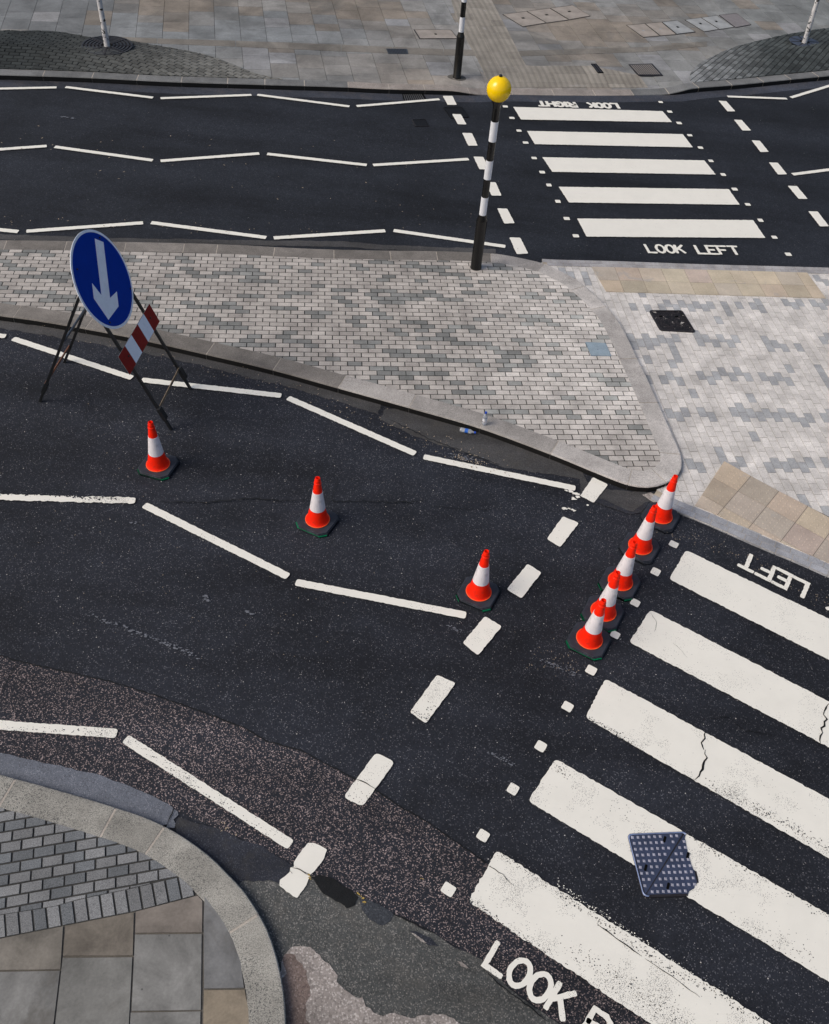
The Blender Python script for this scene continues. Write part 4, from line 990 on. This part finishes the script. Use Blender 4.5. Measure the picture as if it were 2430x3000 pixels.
cover('access_cover', [at(q, Z_ISL+.006) for q in C('p', (155, 615), (412, 628), (487, 793), (228, 790))], Z_ISL+.006, M['galv'], 'small square galvanised cover with diagonal ribs near the island tip', 'access cover', pattern=diag, holes=((.46, .52, .035, .03),), r=.008)
cover('drain_grating', A(2, (605, 601), (738, 599), (768, 646), (618, 648)), ZP+.004, M['void'], 'slotted iron gully grating in the gutter of the far kerb', 'drain grating', pattern=bars(10, .45, m=M['gully_bar']), r=.01)
cover('manhole_cover', A(2, (866, 686), (985, 683), (1032, 748), (915, 755)), ZP+.004, M['cover_black'], 'dark square cover half overpainted by a white dash on the far road', 'manhole cover', rim=.08, r=.02)
cover('manhole_cover', A(2, (666, 763), (755, 761), (778, 804), (690, 806)), ZP+.001, M['cover_black'], 'small dark asphalt filled cover in the far lane', 'manhole cover', rim=.06, rmat=M['iron_dark'], r=.01)
def fcov(n, q, m, label, cat='access cover', **k):
    pts = lay(n, *q, dz=.008); c = frame_of(pts); return cover(k.pop('name', 'access_cover'), pts, far_z(c.x, c.y)+.010, m, label, cat, **k)
M['joint_dark'] = simple('dark_sealed_joint', (.085, .082, .078), .9, .1)
M['slot_drain'] = simple('slot_drain_iron', (.035, .045, .055), .5, .4)
fcov(2, ((503, 309), (636, 311), (645, 342), (516, 341)), M['slot_drain'], 'blue grey slotted drain grating in the far pavement', 'drain grating', pattern=bars(12, .5), name='drain_grating', r=.005)
M['pinkslab'] = simple('pinkish_concrete_infill', (.31, .28, .25), .85, .2, var=.22, scale=3)
M['greyslab'] = simple('pale_grey_infill', (.30, .315, .32), .85, .2, var=.22, scale=3)
fcov(2, ((678, 188), (916, 190), (962, 246), (716, 247)), M['pinkslab'], 'pinkish infilled cover left of the far beacon pole', rim=.04, rmat=M['iron_dark'], holes=((.5, .5, .03, .06),), r=.005)
fcov('t4', ((500, 122), (700, 97), (870, 195), (672, 228)), M['pinkslab'], 'left of the three joined pink covers on the far pavement', rim=.03, rmat=M['joint_dark'], holes=((.5, .44, .06, .04),), r=.005)
fcov('t4', ((704, 96), (898, 70), (1062, 170), (875, 196)), M['pinkslab'], 'middle of the three joined pink covers on the far pavement', rim=.03, rmat=M['joint_dark'], holes=((.5, .44, .06, .04),), r=.005)
fcov('t4', ((902, 69), (1092, 44), (1246, 136), (1067, 168)), M['pinkslab'], 'right of the three joined pink covers on the far pavement', rim=.03, rmat=M['joint_dark'], holes=((.5, .44, .06, .04),), r=.005)
fcov('t5', ((15, 214), (168, 200), (300, 306), (160, 318)), M['pinkslab'], 'pinkish cover, leftmost of the row near the right tree', rim=.04, rmat=M['joint_dark'], holes=((.5, .5, .07, .03),), r=.005, hole_m=M['greyslab'])
fcov('t5', ((172, 200), (312, 188), (440, 294), (305, 305)), M['pinkslab'], 'pinkish cover, second from the left in the row near the right tree', rim=.04, rmat=M['joint_dark'], holes=((.5, .5, .07, .03),), r=.005, hole_m=M['greyslab'])
fcov('t5', ((316, 187), (446, 172), (604, 272), (444, 292)), M['greyslab'], 'pale grey cover at the middle of the row near the right tree', rim=.05, rmat=M['iron_dark'], holes=((.5, .5, .06, .05),), r=.005)
fcov('t5', ((510, 168), (645, 150), (802, 250), (676, 270)), M['greyslab'], 'pale grey cover, left one of the adjoining pair near the right tree', rim=.03, rmat=M['joint_dark'], holes=((.5, .42, .06, .05),), r=.005)
fcov('t5', ((648, 150), (780, 132), (932, 232), (805, 250)), M['greyslab'], 'pale grey cover, right one of the adjoining pair near the right tree', rim=.03, rmat=M['joint_dark'], holes=((.5, .42, .06, .05),), r=.005)
fcov('t5', ((800, 128), (950, 112), (1075, 210), (942, 235)), simple('mauve_infill', (.20, .19, .195), .85, .2), 'dull mauve cover at the right end of the row near the right tree', rim=.03, rmat=M['iron_dark'], r=.005)
fcov('t4', ((1250, 540), (1296, 540), (1360, 620), (1308, 621)), M['void'], 'narrow dark slot cover in the ribbed tactile path', 'drain grating', pattern=bars(2, .7, m=M['iron_dark']), name='drain_grating', r=.004)
M['pale_bar'] = simple('pale_grate_bar', (.22, .20, .18), .7)
fcov('t5', ((35, 545), (236, 538), (328, 640), (118, 643)), M['iron_dark'], 'diagonally barred grating beside the ribbed tactile path', 'drain grating', pattern=bars(11, .45, m=M['pale_bar']), name='drain_grating', r=.004)

# ------------------------------------------------------------------ traffic cones
def make_cone():
    root = empty('traffic_cone')
    def octo(s_, ch): h = s_/2; return [Vector(p) for p in ((-h+ch, -h), (h-ch, -h), (h, -h+ch), (h, h-ch), (h-ch, h), (-h+ch, h), (-h, h-ch), (-h, -h+ch))]
    mb = MB(); mb.prism(octo(.425, .078), .038, .024, bottom=True); mb.prism(octo(.405, .070), .052, .036); mb.build('base', M['rubber'], root, bevel=.005)
    mb = MB(); mb.prism(octo(.432, .070), .020, .001, bottom=True)
    for k in (1, 7): mb.m[1+k] = 1
    o_, p_ = octo(.432, .070), octo(.425, .078)
    for k in (7, 0, 1):
        j = (k+1) % 8; mb.add([(*o_[k], .0204), (*o_[j], .0204), (*(p_[j]*.96), .0204), (*(p_[k]*.96), .0204)], [(0, 1, 2, 3)], mi=1); mb.build('foot_layer', [M['rubber'], M['green']], root)
    mb = MB(); mb.lathe([(.140, .060), (.131, .072), (.122, .10), (.111, .16), (.100, .215), (.0905, .262), (.0560, .528), (.040, .655), (.039, .658), (.043, .662), (.043, .672), (.037, .677), (.033, .70), (.036, .704), (.036, .712), (.031, .717), (.029, .748), (.024, .750), (.022, .735), (.020, .60)], 40)
    mb.build('cone_body', M['cone_orange'], root, smooth=50)
    mb = MB(); mb.lathe([(.146, .051), (.149, .057), (.146, .0635), (.139, .061)], 40); mb.build('rim', M['cone_rim'], root, smooth=60)
    mb = MB(); mb.lathe([(.090, .256), (.0935, .257), (.0930, .262), (.0595, .524), (.0585, .530), (.0560, .530)], 40); mb.build('sleeve', M['sleeve'], root, smooth=60)
    return root
cone0 = make_cone()
cones = [((-3.25, 8.10), -12, 'traffic cone standing alone just in front of the blue arrow sign', 0), ((-1.15, 7.45), -22, 'middle of the three widely spaced traffic cones, on open asphalt', 0), ((.82, 6.60), -22, 'traffic cone standing beside a white dash, left of the line of five', 0),
         ((2.06, 6.10), -26, 'nearest traffic cone of the line of five, fully in view', 0), ((2.24, 6.50), -24, 'second nearest traffic cone of the line of five', 0), ((2.47, 6.97), -26, 'middle traffic cone of the line of five', 0),
         ((2.76, 7.56), -28, 'second farthest traffic cone of the line of five, on a scuffed all-black base', 1), ((3.07, 8.11), -27, 'farthest traffic cone of the line of five, black base against the paving edge', 1)]
for i, ((x, y), a, lab, blk) in enumerate(cones):
    o = cone0 if i == 0 else copy_tree(cone0)
    o.location = (x, y, ZB+.001); o.rotation_euler = (random.uniform(-.008, .008), random.uniform(-.008, .008), math.radians(a)); tag(o, lab, 'traffic cone', 'orange and white traffic cones on the road')
    if blk:
        for ch in [c for c in col.objects if c.parent == o and c.name.startswith('foot_layer')]:
            ch.data = ch.data.copy(); ch.data.materials[1] = M['rubber']

# ------------------------------------------------------------------ beacons
def make_beacon():
    root = empty('belisha_beacon')
    mb = MB(); mb.lathe([(.093, 0), (.093, .02), (.087, .03), (.087, .84), (.083, .865), (.060, .925), (.0565, .95)], 36, capt=True); mb.build('base_tube', M['black_gloss'], root, smooth=40)
    for k, (a, b) in enumerate([(.95, 1.244), (1.244, 1.538), (1.538, 1.830), (1.830, 2.122), (2.122, 2.416)]):
        mb = MB(); r = .0545 if k % 2 else .0560; mb.lathe([(r, a), (r, b)], 32, capb=True, capt=True); mb.build('black_band' if k % 2 else 'white_band', M['black_gloss'] if k % 2 else M['band_white'], root, smooth=40)
    mb = MB(); mb.lathe([(.0545, 2.416), (.0545, 2.60), (.060, 2.65), (.088, 2.70), (.094, 2.722), (.085, 2.73)], 36, capt=True); mb.build('lantern_holder', M['black_gloss'], root, smooth=40)
    mb = MB(); R_ = .175; mb.lathe([(R_*math.cos(math.radians(a)), 2.868+R_*math.sin(math.radians(a))) for a in range(-62, 89, 5)], 56, capb=True, capt=True); g = mb.build('globe', M['globe'], root, smooth=60)
    mb = MB(); mb.lathe([(.024, 3.036), (.024, 3.062), (.02, 3.066)], 16, capt=True); mb.build('cap', M['black_gloss'], g, smooth=40)
    return root
b0 = make_beacon(); p = at((1394.5, 784), Z_ISL); b0.location = (p.x, p.y, Z_ISL); b0.rotation_euler = (0, math.radians(-.3), 0)
tag(b0, 'striped black and white beacon pole with yellow globe on the brick island', 'beacon', 'striped crossing beacons')
b1 = copy_tree(b0); p = at_fn((1339, 227), far_z); b1.location = (p.x, p.y, far_z(p.x, p.y)); b1.rotation_euler = (0, math.radians(-.4), 0)
tag(b1, 'far beacon pole on the far pavement, its top cut off', 'beacon', 'striped crossing beacons')
mb = MB(); q = [p+Vector((.21*math.cos(a), .15*math.sin(a))) for a in [i*6.283/14 for i in range(14)]]; q = jagged(q, .03, .06)
mb.prism(q, lambda x, y: far_z(x, y)+.004, lambda x, y: far_z(x, y)-.01, (.10, .095, .085)); mb.build('repair_patch', M['flag_far'], fpo)

# ------------------------------------------------------------------ A-frame road sign
F1 = Vector((-3.2726, 8.8113, 0)); U = Vector((.05566, .99845, 0)); Nh = Vector((-.99845, .05566, 0)); al = math.radians(68)
V = Nh*math.cos(al)+Vector((0, 0, math.sin(al))); NN = U.cross(V)
if NN.dot(Vector((0, 0, CAM_H))-F1) < 0: NN = -NN
sg = empty('road_sign', F1); tag(sg, 'temporary A-frame road sign with blue disc, white arrow and striped plate', 'road sign')
S = lambda u, v, d=0.: U*u+V*v+NN*d
mb = MB()
WF = .846
for u in (0, WF):
    mb = MB(); mb.bar(S(u, .0), S(u*.96+.01, 2.38), .032, .032, side=U); mb.build('front_leg', M['black_steel'], sg)
    mb = MB(); mb.bar(S(u-.02, .20, .03), S(u-.02, .38, .03), .075, .05, side=U); mb.build('clamp', M['black_steel'], sg)
mb = MB(); mb.bar(S(0, .365, .022), S(WF, .365, .022), .03, .012, side=V); mb.build('front_cross_bar', M['tan_bar'], sg)
mb = MB(); mb.bar(S(0, 2.30), S(WF-.02, 2.30), .03, .03, side=V); mb.build('top_bar', M['black_steel'], sg)
R1 = Vector((-5.101, 9.0947, 0))-F1; R2 = Vector((-5.0638, 9.946, 0))-F1
J1, J2 = S(.0, 2.13, -.03), S(WF*.97, 2.13, -.03)
for a, b in ((R1, J1), (R2, J2)):
    mb = MB(); mb.bar(a, b, .032, .032, side=U); mb.build('rear_leg', M['black_steel'], sg)
pm = lambda t: (R1.lerp(J1, t), R2.lerp(J2, t))
a, b = pm(.17); mb = MB(); mb.bar(a+Nh*.02, b+Nh*.02, .03, .012, side=(0, 0, 1)); mb.build('rear_cross_bar', M['rust'], sg)
a, b = pm(.60); mb = MB(); mb.bar(a-Nh*.02, b-Nh*.02, .035, .012, side=(0, 0, 1)); mb.build('rear_cross_bar', M['blue_bar'], sg)
mb = MB(); a = R1.lerp(J1, .10); mb.bar(a, R1.lerp(J1, .175), .07, .05, side=U); mb.build('clamp', M['black_steel'], sg)
# disc
DC, DR = (.405, 2.03), .585
def discpoly(r, n_=72): return [(DC[0]+r*math.cos(6.28318*i/n_), DC[1]+r*math.sin(6.28318*i/n_)) for i in range(n_)]
def plate(name, poly, d0, d1, m, parent, back=None):
    mb = MB(); n_ = len(poly)
    vs = [S(x, y, d1) for x, y in poly]+[S(x, y, d0) for x, y in poly]
    mb.add(vs, [tuple(range(n_))], mi=0); mb.add(vs, [tuple(range(2*n_-1, n_-1, -1))], mi=1); mb.add(vs, [(i, n_+i, n_+(i+1) % n_, (i+1) % n_) for i in range(n_)], mi=1)
    o = mb.build(name, [m, back or M['plate_back']], parent); bm = bmesh.new(); bm.from_mesh(o.data); bmesh.ops.recalc_face_normals(bm, faces=bm.faces); bm.to_mesh(o.data); bm.free(); return o
disc = plate('sign_disc', discpoly(DR), .036, .042, M['sign_white'], sg, M['sign_white'])
plate('blue_face', discpoly(DR*.945), .0425, .0445, M['sign_blue'], disc, M['sign_blue'])
def ap(a, b):      # arrow coords: a across, b along (towards the tip), 45 degrees down-left in the plate
    s2 = math.sqrt(.5); return (DC[0]-b*s2+a*s2, DC[1]-b*s2-a*s2)
def arrow_pts():
    sh, hw = .082, .235
    return [ap(-sh, -.474), ap(sh, -.474), ap(sh, .205), ap(hw, .093), ap(hw, .276), ap(0, .485), ap(-hw, .276), ap(-hw, .093), ap(-sh, .205)]
def arrow_plate():
    pts = arrow_pts(); bm = bmesh.new(); vs = [bm.verts.new(S(x, y, .0462)) for x, y in pts]; f = bm.faces.new(vs)
    r = bmesh.ops.extrude_face_region(bm, geom=[f]); 
    for v in [g for g in r['geom'] if isinstance(g, bmesh.types.BMVert)]: v.co -= NN*.0012
    bmesh.ops.triangulate(bm, faces=bm.faces, ngon_method='EAR_CLIP'); bmesh.ops.recalc_face_normals(bm, faces=bm.faces)
    me = bpy.data.meshes.new('arrow'); bm.to_mesh(me); bm.free(); me.materials.append(M['sign_white']); o = bpy.data.objects.new('arrow', me); col.objects.link(o); o.parent = disc
arrow_plate()
for u, v in ((.777, 2.38), (.052, 1.656), (.072, 2.379), (.777, 1.66)):
    mb = MB(); mb.tube(S(u, v, .044), S(u, v, .056), .011, n=8); mb.build('bolt', M['iron_dark'], disc)
# striped plate below
u0, u1, v0, v1 = -.155, .985, 1.025, 1.30
pl = plate('striped_plate', [(u0, v0), (u1, v0), (u1, v1), (u0, v1)], .030, .036, M['sign_red'], sg)
for k in (1, 3):
    a, b = u0+(u1-u0)*k/5, u0+(u1-u0)*(k+1)/5; plate('white_stripe', [(a, v0+.003), (b, v0+.003), (b, v1-.003), (a, v1-.003)], .0362, .0372, M['sign_white'], pl)
for u in (.02, .84):
    mb = MB(); mb.tube(S(u, 1.18, .036), S(u, 1.18, .046), .012, n=8); mb.build('bolt', M['iron_dark'], pl)

# ------------------------------------------------------------------ bottles
def bottle(n_seg=24):
    root = empty('water_bottle')
    mb = MB(); mb.lathe([(.026, .0), (.031, .006), (.031, .05), (.029, .056), (.031, .062), (.031, .13), (.028, .15), (.014, .178), (.0125, .20)], n_seg, capb=True, capt=True); mb.build('bottle_body', M['water_bottle'], root, smooth=50)
    mb = MB(); mb.lathe([(.0315, .068), (.0315, .112)], n_seg); mb.build('paper_label', M['water'], root, smooth=50)
    mb = MB(); mb.lathe([(.0155, .196), (.0155, .216), (.013, .218)], n_seg, capb=True, capt=True); mb.build('cap', M['cap'], root, smooth=50)
    return root
w0 = bottle(); p = at(C('b', (1205, 895))[0], Z_ISL); w0.location = (p.x, p.y, Z_ISL+.001); tag(w0, 'clear plastic water bottle standing upright on the kerb', 'bottle', 'discarded water bottles')
w1 = copy_tree(w0); a, b = at(C('b', (590, 1040))[0], .03), at(C('b', (955, 1115))[0], .03); d = (b-a).normalized()
w1.rotation_mode = 'QUATERNION'; w1.rotation_quaternion = Vector((d.x, d.y, 0)).to_track_quat('Z', 'Y'); w1.location = (a.x, a.y, .0365+ZB)
tag(w1, 'plastic water bottle lying on its side in the gutter', 'bottle', 'discarded water bottles')
for ch in [c for c in col.objects if c.parent == w1 and c.name.startswith('paper_label')]:
    ch.data = ch.data.copy(); ch.data.materials[0] = M['label_blue']

# ------------------------------------------------------------------ trees
def tree(basepx, lean, zc, label, seed):
    rnd = random.Random(seed); p = at_fn(basepx, zc); z0 = zc(p.x, p.y)-.01; root = empty('birch_tree', (p.x, p.y, z0)); tag(root, label, 'tree', 'birch trees on brick mounds')
    mb = MB(); pts = []; Hh = 7.2; lx, ly = lean
    for i in range(25):
        t = i/24; pts.append(Vector((lx*t*Hh+.03*math.sin(t*9+seed)*t, ly*t*Hh+.02*math.sin(t*7), t*Hh)))
    def limb(P, r0, r1, n_=12):
        vs = []; k = len(P)
        for i, q in enumerate(P):
            d = (P[min(i+1, k-1)]-P[max(i-1, 0)]).normalized(); a = d.cross(Vector((.3, 1, .2))).normalized(); b = d.cross(a); r = r0+(r1-r0)*(i/(k-1))**.8
            vs += [q+r*(1+.06*rnd.uniform(-1, 1))*(math.cos(6.283*j/n_)*a+math.sin(6.283*j/n_)*b) for j in range(n_)]
        mb.add(vs, [(i*n_+j, i*n_+(j+1) % n_, (i+1)*n_+(j+1) % n_, (i+1)*n_+j) for i in range(k-1) for j in range(n_)])
    limb(pts, .062, .012, 16); tips = []
    for k in range(26):
        t = rnd.uniform(.46, .97); s_ = pts[int(t*24)]; a = rnd.random()*6.283; L = (1.5*(1.1-t)+.35)*rnd.uniform(.8, 1.2); d = Vector((math.cos(a), math.sin(a), rnd.uniform(.5, 1.1))).normalized()
        P = [s_+d*L*j/5+Vector((0, 0, -.10*L*(j/5)**2)) for j in range(6)]; limb(P, .018*(1.2-t)+.005, .003, 6); tips += P[2:]
    mb.build('trunk', M['bark'], root, smooth=60)
    mb = MB()
    for c in tips+pts[14:]:
        for k in range(34):
            q = c+Vector((rnd.gauss(0, .20), rnd.gauss(0, .20), rnd.gauss(0, .17))); a = Vector((rnd.gauss(0, 1), rnd.gauss(0, 1), rnd.gauss(0, .6))).normalized(); b = a.orthogonal().normalized(); s_ = rnd.uniform(.02, .035)
            mb.add([q-a*s_, q+b*s_*.6, q+a*s_, q-b*s_*.6], [(0, 1, 2, 3)])
    mb.build('crown', M['leaf'], root)
    return root, p, z0
tL, pL, zL0 = tree((315, 136), (-.085+.06, .0), zL, 'slender birch tree growing from the left brick mound', 1)
tR, pR, zR0 = tree((2357, 126), (-.05, .0), zR_, 'slender birch tree growing from the right brick mound', 5)
def grate(p, z, R_, label, blue=False):
    root = empty('tree_grate', (p.x, p.y, z+.022)); tag(root, label, 'tree grate', 'round tree grates')
    mb = MB(); mb.lathe([(.11, -.006), (R_, -.006)], 40); mb.build('pit', simple('tree_pit_soil', (.012, .011, .012), .9), root)
    for k in range(6):
        r = .15+(R_-.15)*k/5; mb = MB(); mb.lathe([(r-.022, -.004), (r-.022, .008), (r+.016, .008), (r+.016, -.004)], 48); mb.build('ring', simple('grate_iron', (.035, .035, .038) if not blue else (.06, .075, .11), .5, metal=.3), root, smooth=40)
    for k in range(8):
        a = k*math.pi/4+.2; mb = MB(); mb.bar((.13*math.cos(a), .13*math.sin(a), .009), (R_*math.cos(a), R_*math.sin(a), .009), .03, .008, side=(-math.sin(a), math.cos(a), 0)); mb.build('spoke', M['iron_dark'], root)
grate(pL, zL(pL.x, pL.y), .52, 'round ringed iron grate at the foot of the left birch'); grate(pR, zR_(pR.x, pR.y), .36, 'round iron grate with a blue tint at the foot of the right birch', True)

# ------------------------------------------------------------------ litter and grit lying in the gutters
M['chip'] = simple('pale_litter', (.34, .28, .21), .8, .2, var=.4, scale=30)
mb = MB()
def grit(q, k, sp, size):
    P = [at(x) for x in q]
    for i in range(k):
        s_ = random.random()*(len(P)-1); a = P[int(s_)].lerp(P[int(s_)+1], s_-int(s_)); c = a+Vector((random.gauss(0, sp), random.gauss(0, sp))); r = random.uniform(.3, 1)*size; a0 = random.random()*3
        ex_, ey_ = Vector((math.cos(a0), math.sin(a0)))*r*1.5, Vector((-math.sin(a0), math.cos(a0)))*r*.6
        mb.add([(*(c-ex_), ZC+.003), (*(c-ey_), ZC+.004), (*(c+ex_), ZC+.005), (*(c+ey_), ZC+.004)], [(0, 1, 2, 3)])
grit(C(4, (200, 440), (500, 530), (900, 640), (1300, 720), (1736, 850)), 90, .10, .010); grit(C(5, (0, 1000), (400, 1130), (700, 1250), (1050, 1400), (1300, 1500)), 110, .10, .011)
grit(C(5, (900, 1370), (1100, 1430)), 50, .05, .013); grit(C(9, (740, 350), (1100, 470), (1736, 800)), 110, .09, .009); grit(C(2, (600, 1060), (1000, 1500)), 30, .6, .012)
grit(C(1, (0, 1130), (1736, 1190)), 40, .12, .014); grit(C(1, (0, 700), (1736, 900)), 45, .8, .018); grit(C(9, (200, 1200), (-200, 1100)), 60, .12, .007); grit(C(7, (300, 100), (1500, 900)), 80, .9, .008)
grit(C(10, (1400, 470), (1560, 540)), 10, .03, .01)
tag(mb.build('grit', M['chip']), 'pale grit and leaf scraps scattered along the gutters', 'grit', kind='stuff')
